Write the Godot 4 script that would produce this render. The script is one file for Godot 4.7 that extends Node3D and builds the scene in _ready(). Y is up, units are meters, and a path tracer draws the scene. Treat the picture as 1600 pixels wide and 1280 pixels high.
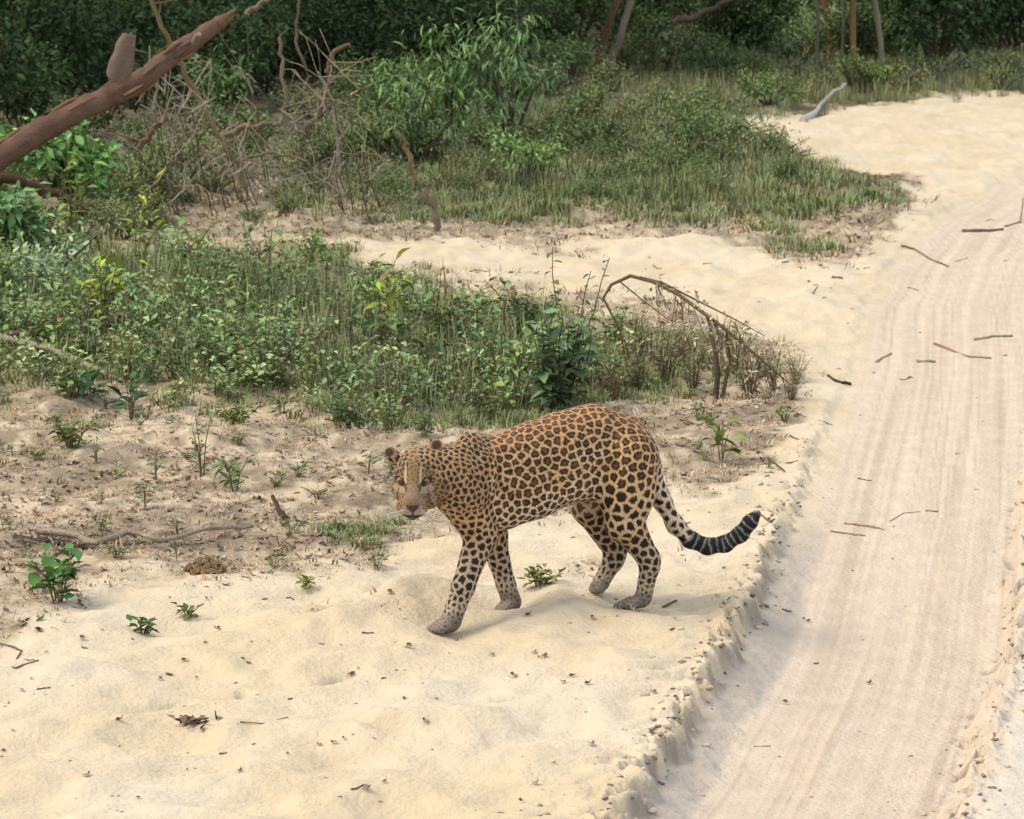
extends Node3D

# ---------------------------------------------------------------- helpers
class MB:
	var v := PackedVector3Array()
	var n := PackedVector3Array()
	var c := PackedColorArray()
	var idx := PackedInt32Array()

	func vert(p: Vector3, nn: Vector3, col: Color) -> int:
		v.push_back(p); n.push_back(nn); c.push_back(col)
		return v.size() - 1

	func tri(a: int, b: int, d: int) -> void:
		var g: Vector3 = (v[b] - v[a]).cross(v[d] - v[a])
		idx.push_back(a)
		if g.dot(n[a] + n[b] + n[d]) > 0.0:
			idx.push_back(d); idx.push_back(b)
		else:
			idx.push_back(b); idx.push_back(d)

	func tube(pts: Array, radii: Array, sides: int, col: Color, rng: RandomNumberGenerator, rough := 0.12, cap := true) -> void:
		var rings := []
		var ref := Vector3(0.31, 0.2, 0.93)
		for i in pts.size():
			var t: Vector3 = (pts[mini(i + 1, pts.size() - 1)] - pts[maxi(i - 1, 0)]).normalized()
			if absf(t.dot(ref)) > 0.95: ref = Vector3(0.9, 0.3, -0.2)
			var s := t.cross(ref).normalized()
			var u := s.cross(t)
			ref = u
			var ring := []
			var sh := rng.randf_range(0.82, 1.12)
			for k in sides:
				var a := TAU * k / sides
				var dir := s * cos(a) + u * sin(a)
				var r: float = radii[i] * (1.0 + rng.randf_range(-rough, rough))
				var sv := sh * rng.randf_range(0.86, 1.12)
				var cc := Color(col.r * sv, col.g * sv, col.b * sv)
				ring.append(vert(pts[i] + dir * r, dir, cc))
			rings.append(ring)
		for i in pts.size() - 1:
			for k in sides:
				var k2 := (k + 1) % sides
				tri(rings[i][k], rings[i + 1][k], rings[i][k2])
				tri(rings[i][k2], rings[i + 1][k], rings[i + 1][k2])
		if cap:
			for e in [0, pts.size() - 1]:
				var ax: Vector3 = (pts[e] - pts[1 if e == 0 else e - 1]).normalized()
				var first := v.size()
				for k in sides: vert(v[rings[e][k]], ax, Color(col.r * 1.25, col.g * 1.2, col.b * 1.1))
				for k in range(1, sides - 1): tri(first, first + k, first + k + 1)

	# a pointed oval leaf folded along its midrib
	func leaf(base: Vector3, dir: Vector3, up: Vector3, length: float, width: float, col: Color, droop := 0.15) -> void:
		var side := dir.cross(up).normalized()
		var nu := side.cross(dir).normalized()
		var m := base + dir * length * 0.45 - nu * width * 0.12
		var tip := base + dir * length - nu * length * droop
		var a := vert(base, nu, col)
		var l := vert(m + side * width * 0.5 + nu * width * 0.2, (nu - side * 0.35).normalized(), col)
		var r := vert(m - side * width * 0.5 + nu * width * 0.2, (nu + side * 0.35).normalized(), col)
		var k := vert(m, nu, Color(col.r * 1.15, col.g * 1.12, col.b * 1.1))
		var l2 := vert(m + dir * length * 0.3 + side * width * 0.33 + nu * width * 0.02, (nu - side * 0.3).normalized(), col)
		var r2 := vert(m + dir * length * 0.3 - side * width * 0.33 + nu * width * 0.02, (nu + side * 0.3).normalized(), col)
		var e := vert(tip, nu, col)
		tri(a, l, k); tri(a, k, r); tri(l, l2, k); tri(k, r2, r); tri(l2, e, k); tri(k, e, r2)

	func blade(base: Vector3, lean: Vector3, h: float, w: float, c0: Color, c1: Color) -> void:
		var side := Vector3(-lean.z, 0, lean.x)
		side = side.normalized() if side.length() > 1e-4 else Vector3.RIGHT
		var nn := (Vector3.UP * 0.55 + side.cross(Vector3.UP) * 0.5).normalized()
		var m := base + Vector3.UP * h * 0.55 + lean * h * 0.28
		var t := base + Vector3.UP * h * (1.0 - 0.25 * lean.length()) + lean * h
		var a := vert(base + side * w * 0.5, nn, c0)
		var b := vert(base - side * w * 0.5, nn, c0)
		var cm := c0.lerp(c1, 0.6)
		var d := vert(m + side * w * 0.4, nn, cm)
		var e := vert(m - side * w * 0.4, nn, cm)
		var f := vert(t, nn, c1)
		tri(a, b, d); tri(b, e, d); tri(d, e, f)

	func mesh() -> ArrayMesh:
		var arr := []
		arr.resize(Mesh.ARRAY_MAX)
		arr[Mesh.ARRAY_VERTEX] = v
		arr[Mesh.ARRAY_NORMAL] = n
		arr[Mesh.ARRAY_COLOR] = c
		arr[Mesh.ARRAY_INDEX] = idx
		var m := ArrayMesh.new()
		m.add_surface_from_arrays(Mesh.PRIMITIVE_TRIANGLES, arr)
		return m

var used := {}
func numbered(s: String) -> String:
	if not used.has(s):
		used[s] = 0
		return s
	used[s] += 1
	return "%s_%03d" % [s, used[s]]

func tag(o: Node, label: String, category: String, group := "", kind := "") -> void:
	if label: o.set_meta("label", label)
	if category: o.set_meta("category", category)
	if group: o.set_meta("group", group)
	if kind: o.set_meta("kind", kind)

func thing(called: String, label: String, category: String, at := Vector3.ZERO, turn := 0.0, group := "") -> Node3D:
	var o := Node3D.new()
	o.name = numbered(called)
	add_child(o)
	o.position = at
	o.rotation.y = turn
	tag(o, label, category, group)
	return o

func obj(called: String, m: Mesh, mat: Material, parent: Node = null) -> MeshInstance3D:
	var o := MeshInstance3D.new()
	o.name = numbered(called) if parent == null else called
	o.mesh = m
	o.material_override = mat
	if parent == null: add_child(o)
	else: parent.add_child(o, true)
	return o

func copy_of(root: Node3D, at: Vector3, turn: float, size: Vector3, label: String, group: String) -> Node3D:
	var r: Node3D = root.duplicate()
	r.name = numbered(str(root.get_meta("base_name")) if root.has_meta("base_name") else str(root.name))
	add_child(r)
	r.transform = Transform3D(Basis(Vector3.UP, turn).scaled_local(size), at)
	tag(r, label, "", group)
	return r

func scatter(called: String, m: Mesh, mat: Material, xf: Array, cols: Array, label: String, category: String, parent: Node = null) -> void:
	var mm := MultiMesh.new()
	mm.transform_format = MultiMesh.TRANSFORM_3D
	mm.use_colors = true
	mm.mesh = m
	mm.instance_count = xf.size()
	for i in xf.size():
		mm.set_instance_transform(i, xf[i])
		mm.set_instance_color(i, cols[i])
	var o := MultiMeshInstance3D.new()
	o.multimesh = mm
	o.material_override = mat
	if parent:
		o.name = called
		parent.add_child(o, true)
		o.set_meta("kind", "stuff")
	else:
		o.name = numbered(called)
		add_child(o)
		tag(o, label, category, "", "stuff")

func vc_mat(rough := 0.9, back := 0.0, spec := 0.3) -> StandardMaterial3D:
	var m := StandardMaterial3D.new()
	m.vertex_color_use_as_albedo = true
	m.roughness = rough
	m.metallic_specular = spec
	m.cull_mode = BaseMaterial3D.CULL_DISABLED
	if back > 0.0:
		m.backlight_enabled = true
		m.backlight = Color(back, back, back)
	return m

func noise(s: int, f: float, oct := 3) -> FastNoiseLite:
	var n := FastNoiseLite.new()
	n.seed = s
	n.noise_type = FastNoiseLite.TYPE_SIMPLEX_SMOOTH
	n.frequency = f
	n.fractal_octaves = oct
	return n

func noise_tex(n: FastNoiseLite, size: int, c0: Color, c1: Color, c2: Color) -> NoiseTexture2D:
	var t := NoiseTexture2D.new()
	t.width = size; t.height = size
	t.seamless = true
	t.noise = n
	var g := Gradient.new()
	g.offsets = PackedFloat32Array([0.0, 0.5, 1.0])
	g.colors = PackedColorArray([c0, c1, c2])
	t.color_ramp = g
	return t

# ---------------------------------------------------------------- the lie of the land
const F := 4730.0        # focal length in photo pixels: turns a spot of the photo into a spot on the ground
const EYE := 2.5
const PITCH := 0.158284
var n_low := noise(11, 0.55, 2)
var n_mid := noise(12, 1.7, 3)
var n_fine := noise(13, 7.0, 3)
var n_lip := noise(14, 9.0, 3)
var n_rut := noise(15, 1.0, 2)
var n_zone := noise(16, 0.9, 4)
var n_zone2 := noise(17, 3.2, 4)
var rng := RandomNumberGenerator.new()
var bumps := []     # x, z, rx, rz, height, turn
var sandy := []
var green := []
var brown := []
var paws := []
var litter_strip := []

func xe(d: float) -> float:    # left edge of the wheel track, metres right of the line of sight, at distance d
	const D := [0.0, 8.39, 9.71, 10.69, 11.76, 13.2, 15.3, 17.3, 20.0, 22.7, 26.3, 32.0, 40.0, 60.0, 700.0]
	const X := [-1.7, 0.288, 0.607, 0.806, 0.99, 1.25, 1.6, 1.92, 2.3, 2.8, 3.64, 5.4, 8.5, 19.0, 600.0]
	for i in range(1, 15):
		if d < D[i]:
			var t: float = (d - D[i - 1]) / (D[i] - D[i - 1])
			return lerpf(X[i - 1], X[i], t)
	return X[14]

func flat_at(px: float, py: float, h := 0.0) -> Vector3:
	var u := (px - 800.0) / F
	var w := (640.0 - py) / F
	var dir := Vector3(u, -sin(PITCH) + w * cos(PITCH), -cos(PITCH) - w * sin(PITCH))
	var t := (h - EYE) / dir.y
	return Vector3(dir.x * t, h, dir.z * t)

func at(px: float, py: float) -> Vector3:
	var p := flat_at(px, py)
	for i in 3: p = flat_at(px, py, height(p.x, p.z))
	p.y = height(p.x, p.z)
	return p

func air(px: float, py: float, d: float) -> Vector3:   # a point d metres off, seen at that spot
	var u := (px - 800.0) / F
	var w := (640.0 - py) / F
	var dir := Vector3(u, -sin(PITCH) + w * cos(PITCH), -cos(PITCH) - w * sin(PITCH))
	return Vector3(0, EYE, 0) + dir * (d / -dir.z)

func zone(list: Array, px: float, py: float, rx: float, ry: float, s := 1.0, turn := 0.0) -> void:
	var p := flat_at(px, py)
	list.append([p.x, p.z, rx * -p.z / F, ry * p.z * p.z / (F * EYE), s, turn])

func blobs(list: Array, x: float, z: float) -> float:
	var s := 0.0
	for b in list:
		var dz: float = (z - b[1]) / b[3]
		if dz > 2.2 or dz < -2.2: continue
		var dx: float = (x - b[0]) / b[2]
		if dx > 2.2 or dx < -2.2: continue
		var q := dx * dx + dz * dz
		if q < 4.8: s += b[4] * exp(-q * 1.1)
	return s

func edge_wobble(x: float, z: float) -> float:
	return 0.05 * n_mid.get_noise_2d(x * 0.4 + 30.0, z * 1.6) + 0.05 * n_lip.get_noise_2d(x * 0.8, z * 0.8) * (1.0 - smoothstep(13.0, 17.0, -z))

func height(x: float, z: float) -> float:
	var d := -z
	var t := x - xe(d)
	var h := 0.042 * n_low.get_noise_2d(x, z * 0.8)
	h += (1.0 - smoothstep(-0.3, 0.0, t)) * 0.030 * (0.5 - absf(n_mid.get_noise_2d(x * 0.5 + 20.0, z * 0.4 + x * 0.2)) * 2.0)
	var bank := 1.0 - smoothstep(-0.15, 0.1, t)
	var far := smoothstep(13.0, 17.0, d)
	h += bank * (0.048 * n_mid.get_noise_2d(x, z * 0.8) + 0.005 * n_fine.get_noise_2d(x, z * 0.8))
	# wheel track: a drop off the bank, a flat rutted floor, a ridge and the flat crown of the road
	var deep := lerpf(0.115, 0.035, smoothstep(11.3, 14.0, d))
	var tt := t + edge_wobble(x, z)
	h -= deep * (0.62 * smoothstep(-0.01, 0.05, tt) + 0.38 * smoothstep(0.03, 0.22, tt))
	var lip := exp(-pow((tt + 0.015) / 0.045, 2.0)) * (1.0 - far)
	h += lip * bank * (0.028 + 0.035 * n_lip.get_noise_2d(x * 0.9 + 4.0, z * 0.6) + 0.014 * n_fine.get_noise_2d(x * 4.0, z * 3.0))
	h -= lip * 0.045 * smoothstep(0.1, 0.5, n_lip.get_noise_2d(x * 1.2 + 11.0, z * 0.7 + 3.0))
	var lug := exp(-pow((tt + 0.10) / 0.11, 2.0)) * (1.0 - smoothstep(11.6, 12.6, d))
	h += lug * 0.013 * sin((x * 0.75 + z) * 46.0 + 5.0 * n_mid.get_noise_2d(x, z)) * (0.6 + n_mid.get_noise_2d(x * 2.0, z * 2.0))
	var floor_in := smoothstep(0.15, 0.3, tt)
	h += floor_in * 0.006 * n_rut.get_noise_2d(t * 4.0, z * 0.3) + floor_in * 0.0028 * n_rut.get_noise_2d(t * 20.0, z * 0.10)
	var t2 := t - 0.93 - 0.02 * (d - 8.0) + 0.06 * n_mid.get_noise_2d(x * 0.3, z * 1.2) + 0.02 * n_lip.get_noise_2d(x + 9.0, z)
	var r2 := 1.0 - 0.8 * smoothstep(12.5, 16.0, d)
	h += r2 * 0.085 * smoothstep(-0.05, 0.07, t2) * (1.0 - 0.5 * smoothstep(0.1, 0.5, t2))
	h += r2 * exp(-pow((t2 - 0.04) / 0.07, 2.0)) * 0.05 * n_lip.get_noise_2d(x * 1.1 - 5.0, z * 0.9)
	h -= r2 * exp(-pow((t2 - 0.02) / 0.06, 2.0)) * 0.10 * smoothstep(0.2, 0.5, n_lip.get_noise_2d(x * 0.8 - 15.0, z * 0.6))
	h += 0.05 * far * n_low.get_noise_2d(x * 0.6, z * 0.5 + 40.0) * bank
	# the wooded ground behind rises a little
	h += 0.0
	for b in bumps:
		var ca := cos(b[5] as float)
		var sa := sin(b[5] as float)
		var ox: float = x - b[0]
		var oz: float = z - b[1]
		var dx: float = (ox * ca + oz * sa) / b[2]
		var dz: float = (-ox * sa + oz * ca) / b[3]
		var q := dx * dx + dz * dz
		if q < 5.0: h += b[4] * exp(-q * 1.2)
	for p in paws:
		var q: float = ((x - p[0]) * (x - p[0]) + (z - p[1]) * (z - p[1])) / (p[3] * p[3])
		if q < 6.0: h += p[2] * exp(-q)
	return h

func sand_at(x: float, z: float) -> float:
	var d := -z
	var t := x - xe(d)
	var s := blobs(sandy, x, z)
	s += smoothstep(12.6, 11.2, d + x * -0.25)
	s += 1.3 * smoothstep(-0.35, 0.0, t)
	s -= blobs(brown, x, z)
	return s + 0.45 * n_zone.get_noise_2d(x * 1.6, z) + 0.25 * n_zone2.get_noise_2d(x * 1.5, z)

func green_at(x: float, z: float) -> float:
	return blobs(green, x, z) + 0.45 * n_zone.get_noise_2d(x * 1.4 + 50.0, z) + 0.25 * n_zone2.get_noise_2d(x, z * 0.8 - 20.0)

# ---------------------------------------------------------------- the scene
func _ready() -> void:
	rng.seed = 7
	var cam := Camera3D.new()
	cam.name = "camera"
	cam.fov = 15.408
	cam.near = 0.2
	cam.far = 2000.0
	cam.position = Vector3(0, EYE, 0)
	cam.rotation.x = -PITCH
	cam.current = true
	var lens := CameraAttributesPhysical.new()
	lens.frustum_focal_length = 88.71
	lens.frustum_focus_distance = 11.2
	lens.exposure_aperture = 10.0
	lens.frustum_near = 0.2
	lens.frustum_far = 2000.0
	cam.attributes = lens
	add_child(cam)
	var env := Environment.new()
	var psky := ProceduralSkyMaterial.new()
	psky.sky_top_color = Color(0.70, 0.76, 0.84)
	psky.sky_horizon_color = Color(0.90, 0.91, 0.91)
	psky.sky_curve = 0.2
	psky.ground_horizon_color = Color(0.75, 0.72, 0.66)
	psky.ground_bottom_color = Color(0.5, 0.45, 0.38)
	psky.sun_angle_max = 0.0
	var sky := Sky.new()
	sky.sky_material = psky
	env.background_mode = Environment.BG_SKY
	env.sky = sky
	env.tonemap_mode = Environment.TONE_MAPPER_LINEAR
	env.tonemap_exposure = 2.3
	env.sdfgi_enabled = true
	env.ssao_enabled = true
	env.ssil_enabled = true
	var we := WorldEnvironment.new()
	we.name = "world"
	we.environment = env
	add_child(we)
	var sun := DirectionalLight3D.new()
	sun.name = "sun"
	sun.light_energy = 0.5
	sun.light_color = Color(1.0, 0.96, 0.9)
	sun.light_angular_distance = 32.0
	sun.shadow_enabled = true
	add_child(sun)
	sun.look_at_from_position(Vector3.ZERO, Vector3(0.62, -0.78, -0.06), Vector3.FORWARD)
	var t0 := Time.get_ticks_msec()
	lay_zones()
	build_ground()
	print("ground ", Time.get_ticks_msec() - t0)
	build_plants()
	print("plants ", Time.get_ticks_msec() - t0)
	build_leopard()
	print("leopard ", Time.get_ticks_msec() - t0)
	build_small_things()
	print("all ", Time.get_ticks_msec() - t0)

func lay_zones() -> void:
	# bare sand
	zone(sandy, 950, 425, 330, 48); zone(sandy, 650, 395, 170, 24); zone(sandy, 430, 372, 130, 12, 0.7)
	zone(sandy, 1200, 450, 170, 75); zone(sandy, 1290, 520, 90, 70); zone(sandy, 1020, 420, 160, 40)
	zone(sandy, 1400, 230, 240, 55, 1.6); zone(sandy, 1230, 222, 90, 22, 1.2); zone(sandy, 1500, 300, 130, 60, 1.2); zone(sandy, 1560, 200, 130, 40, 1.8); zone(sandy, 1640, 170, 120, 26, 1.6); zone(sandy, 1450, 185, 120, 16, 1.0)
	zone(sandy, 1130, 330, 110, 22, 0.6); zone(sandy, 1080, 800, 190, 60, 1.0); zone(sandy, 860, 830, 150, 40, 0.9)
	zone(sandy, 650, 860, 130, 45, 0.6); zone(sandy, 420, 830, 60, 16, 0.6)
	# litter and dry soil
	zone(brown, 250, 850, 260, 22, 0.5); zone(brown, 1000, 660, 180, 30, 0.5); zone(brown, 1180, 640, 90, 28, 0.6)
	zone(brown, 1330, 300, 110, 26, 0.9); zone(brown, 1260, 405, 80, 14, 0.8); zone(brown, 1150, 370, 100, 14, 0.5)
	zone(brown, 40, 960, 90, 60, 0.5); zone(brown, 540, 840, 90, 20, 0.3)
	zone(brown, 640, 378, 90, 7, 0.5); zone(brown, 980, 398, 130, 7, 0.6); zone(brown, 820, 440, 60, 7, 0.35); zone(brown, 1230, 255, 70, 8, 0.9); zone(brown, 1420, 285, 90, 10, 0.9); zone(brown, 1330, 215, 60, 5, 0.6); zone(brown, 520, 395, 80, 8, 0.5)
	zone(litter_strip, 190, 850, 230, 14); zone(litter_strip, 60, 845, 80, 18); zone(litter_strip, 1180, 645, 90, 14, 0.6); zone(litter_strip, 60, 600, 90, 10, 0.6); zone(litter_strip, 400, 810, 120, 10, 0.5); zone(litter_strip, 110, 745, 120, 14, 0.4); zone(litter_strip, 680, 620, 60, 14, 0.7)
	# green cover
	zone(green, 150, 500, 330, 110, 1.0); zone(green, 430, 500, 240, 110, 1.1); zone(green, 650, 560, 200, 90, 1.1)
	zone(green, 840, 580, 150, 80, 1.0); zone(green, 640, 650, 160, 30, 0.7); zone(green, 1000, 560, 130, 70, 0.6)
	zone(green, 1150, 570, 110, 60, 0.55); zone(green, 540, 845, 90, 32, 0.8); zone(green, 600, 800, 60, 40, 0.5)
	zone(green, 840, 825, 60, 14, 0.9); zone(green, 100, 690, 90, 30, 0.4); zone(green, 260, 810, 130, 18, 0.5)
	zone(green, 1130, 720, 90, 30, 0.3); zone(green, 830, 300, 160, 45, 0.7); zone(green, 950, 240, 260, 60, 0.9)
	zone(green, 1280, 310, 150, 34, 1.0, 0.0); zone(green, 1150, 260, 110, 40, 0.9); zone(green, 1270, 395, 90, 18, 0.9)
	zone(green, 1100, 340, 110, 20, 0.5); zone(green, 1150, 130, 420, 50, 1.3); zone(green, 1480, 95, 280, 38, 1.3)
	zone(green, 60, 440, 240, 70, 0.9); zone(green, 300, 270, 320, 50, 0.5); zone(green, 680, 220, 200, 80, 0.9)
	zone(green, 30, 900, 70, 60, 0.3); zone(green, 1200, 370, 70, 14, 0.7)
	zone(green, 850, 322, 200, 24, 0.7); zone(green, 1120, 335, 150, 22, 0.6); zone(green, 690, 345, 80, 12, 0.6); zone(green, 1060, 320, 60, 16, 0.4); zone(green, 480, 330, 120, 14, 0.5)
	# relief: [px, py, rx, ry, height, turn]
	for b in [[880, 975, 170, 26, 0.05, 0.0], [800, 1010, 130, 24, 0.02, 0.3], [655, 918, 95, 7, -0.055, -0.95], [640, 942, 130, 9, 0.05, -0.95], [528, 962, 80, 6, -0.04, -0.75], [520, 985, 110, 9, 0.03, -0.75], [254, 1096, 70, 5, -0.03, -0.9], [525, 1062, 50, 4, -0.035, -1.0], [332, 1256, 90, 7, -0.035, 0.0], [330, 1278, 90, 8, 0.03, 0.0], [620, 1270, 70, 8, -0.05, -0.2], [90, 1215, 60, 7, -0.03, 0.2], [120, 1035, 70, 6, -0.025, 0.1], [700, 1130, 120, 12, 0.03, -0.2], [780, 1098, 50, 4, -0.03, -0.1],
			[300, 1150, 70, 14, -0.03, 0.2], [600, 1140, 45, 5, -0.04, 0.6], [380, 1080, 12, 6, -0.04, 0.0], [250, 1110, 70, 14, -0.015, -0.5],
			[120, 1060, 130, 22, 0.02, -0.1], [620, 1255, 90, 20, -0.03, 0.0], [60, 1250, 80, 16, -0.02, 0.3], [420, 1210, 140, 20, 0.018, -0.2],
			[1000, 1040, 120, 22, 0.02, 0.2], [810, 1045, 40, 8, -0.012, 0.2], [300, 700, 260, 40, 0.06, 0.0], [520, 660, 90, 22, 0.05, 0.0],
			[500, 520, 420, 80, 0.10, 0.0], [900, 250, 300, 60, 0.25, 0.0], [250, 280, 300, 60, 0.12, 0.0], [1270, 300, 150, 30, 0.10, 0.0],
			[1300, 200, 200, 30, 0.06, 0.0], [1010, 395, 90, 12, 0.08, 0.0], [230, 865, 200, 10, -0.05, 0.05]]:
		zone(bumps, b[0], b[1], b[2], b[3], b[4], b[5])
	# the sand lies just under each paw, pressed in a little
	for p in [[-0.3712, -0.021, 0.25], [-0.153, -0.028, -0.12], [0.3218, -0.010, -0.10], [0.1866, 0.008, -0.275]]:
		var x: float = p[0] + 0.14107
		var z: float = p[2] - 10.87
		var now := height(x, z)
		paws.append([x, z, p[1] + 0.006 - now, 0.15])
	for it in 4:
		for i in 4:
			var want: float = [-0.015, -0.022, -0.004, 0.012][i]
			paws[i][2] += want - height(paws[i][0], paws[i][1])

func build_ground() -> void:
	var cols := 470
	var rows_py := []
	var py := 1345.0
	while py > -40.0:
		rows_py.append(py)
		py -= 2.0 if py > 560.0 else (2.6 if py > 150.0 else 4.0)
	var ds := [-40.0, 0.0, 4.0, 6.5, 7.6]
	for y in rows_py: ds.append(-flat_at(800, y).z)
	for y in [130.0, 170.0, 240.0, 350.0, 600.0, 1000.0, 1600.0]: ds.append(y)
	var side := []
	for i in cols + 1: side.append(-0.205 + 0.41 * i / cols)
	var wide := 0.205
	for i in 22:
		wide *= 1.16
		side.append(wide)
		side.push_front(-wide)
	var nc: int = side.size()
	var nr: int = ds.size()
	var vs := PackedVector3Array(); vs.resize(nc * nr)
	var cs := PackedColorArray(); cs.resize(nc * nr)
	var road := PackedByteArray(); road.resize(nc * nr)
	var sand_c := Color(0.515, 0.41, 0.265)
	var road_c := Color(0.475, 0.38, 0.28)
	var pale_c := Color(0.55, 0.455, 0.325)
	var soil_c := Color(0.25, 0.19, 0.125)
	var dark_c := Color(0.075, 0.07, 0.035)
	var moss_c := Color(0.15, 0.15, 0.07)
	var ridge_c := Color(0.54, 0.46, 0.365)
	for r in nr:
		var d: float = ds[r]
		for q in nc:
			var x: float = side[q] * maxf(d, 8.0)
			var z := -d
			var k := r * nc + q
			vs[k] = Vector3(x, height(x, z), z)
			var t := x - xe(d)
			var s := smoothstep(0.35, 0.75, sand_at(x, z))
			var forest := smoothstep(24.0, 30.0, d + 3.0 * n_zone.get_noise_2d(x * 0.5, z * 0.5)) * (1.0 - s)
			var nz := n_zone2.get_noise_2d(x * 2.0, z * 1.4)
			var nl := n_low.get_noise_2d(x * 1.5, z * 1.2)
			var c := soil_c.lerp(Color(0.50, 0.395, 0.265), clampf(0.42 + nz * 1.3 + nl * 0.7, 0.0, 1.0))
			c = c.lerp(moss_c, 0.55 * smoothstep(0.4, 1.1, green_at(x, z)))
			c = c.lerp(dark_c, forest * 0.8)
			var sc := sand_c.lerp(pale_c, clampf(0.5 + nl * 0.9, 0.0, 1.0))
			sc = sc.lerp(Color(0.465, 0.36, 0.225), clampf(n_mid.get_noise_2d(x * 0.7 + 7.0, z * 0.6) * 0.8 - 0.1, 0.0, 0.5))
			var on := smoothstep(0.05, 0.22, t)
			var rc := road_c.lerp(Color(0.53, 0.43, 0.325), clampf(0.5 + 0.7 * n_rut.get_noise_2d(t * 7.0, z * 0.15) + 1.1 * n_rut.get_noise_2d(t * 30.0 + 9.0, z * 0.12), 0.0, 1.0))
			rc = rc.lerp(Color(0.42, 0.33, 0.24), 0.8 * smoothstep(0.15, 0.55, n_rut.get_noise_2d(t * 22.0 + 40.0, z * 0.10)))
			rc = rc.lerp(ridge_c, smoothstep(0.9, 1.1, t - 0.02 * (d - 8.0)))
			sc = sc.lerp(rc, on)
			sc = sc.lerp(Color(0.37, 0.315, 0.26), 0.85 * smoothstep(0.0, 0.05, t + 0.03 * nz) * (1.0 - smoothstep(0.15, 0.20, t + 0.05 * nl)) * (1.0 - smoothstep(12.0, 13.0, d)))  # dusty grey strip below the lip, with the bank's shade painted in
			c = c.lerp(sc, s)
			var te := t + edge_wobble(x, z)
			var cut_shade := smoothstep(-0.02, 0.005, te) * (1.0 - smoothstep(0.03, 0.07, te + 0.03 * nz)) * (1.0 - smoothstep(11.8, 12.8, d))
			c = c.lerp(Color(0.25, 0.20, 0.155), 0.85 * cut_shade * clampf(0.55 + 1.6 * n_lip.get_noise_2d(x * 0.9 + 3.0, z * 0.5), 0.0, 1.0))  # darkens the bank's steep face: wall shade put into the colour
			c = c.lerp(Color(0.13, 0.10, 0.07), 0.8 * blobs(litter_strip, x, z) * clampf(0.7 + nz, 0.0, 1.0))
			var g := 1.0 + 0.10 * nz + 0.05 * n_fine.get_noise_2d(x * 1.5, z * 1.2)
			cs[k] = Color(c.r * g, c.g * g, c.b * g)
			road[k] = 1 if t > 0.03 else 0
	var ns := PackedVector3Array(); ns.resize(nc * nr)
	for r in nr:
		for q in nc:
			var a := vs[r * nc + maxi(q - 1, 0)]
			var b := vs[r * nc + mini(q + 1, nc - 1)]
			var c := vs[maxi(r - 1, 0) * nc + q]
			var d := vs[mini(r + 1, nr - 1) * nc + q]
			ns[r * nc + q] = (b - a).cross(d - c).normalized()
	var tex_grain := noise_tex(noise(21, 0.16, 4), 1024, Color(0.86, 0.85, 0.84), Color(0.97, 0.97, 0.97), Color(1, 1, 1))
	var tex_lump := noise_tex(noise(22, 0.035, 5), 1024, Color(0.0, 0.0, 0.0), Color(0.5, 0.5, 0.5), Color(1, 1, 1))
	var m := StandardMaterial3D.new()
	m.vertex_color_use_as_albedo = true
	m.roughness = 1.0
	m.metallic_specular = 0.2
	m.albedo_texture = tex_grain
	m.uv1_triplanar = true
	m.uv1_world_triplanar = true
	m.uv1_scale = Vector3(0.9, 0.9, 0.9)
	m.heightmap_enabled = true
	m.heightmap_texture = tex_lump
	m.heightmap_scale = 0.7
	for part in 2:
		var ix := PackedInt32Array()
		for r in nr - 1:
			for q in nc - 1:
				var k := r * nc + q
				if road[k] != part: continue
				ix.append_array(PackedInt32Array([k, k + nc, k + 1, k + 1, k + nc, k + nc + 1]))
		# keep only the vertices this sheet uses
		var where := PackedInt32Array(); where.resize(nc * nr); where.fill(-1)
		var b := MB.new()
		var i2 := PackedInt32Array(); i2.resize(ix.size())
		for i in ix.size():
			var k := ix[i]
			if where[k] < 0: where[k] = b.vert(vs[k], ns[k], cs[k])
			i2[i] = where[k]
		b.idx = i2
		var o := obj(["ground", "sand_road"][part], b.mesh(), m)
		tag(o, ["pale sandy ground with brown litter and bare patches beside the track", "sunken sandy wheel track with streaks and a raised ridge at its right"][part], ["ground", "road"][part], "", "structure")
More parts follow.
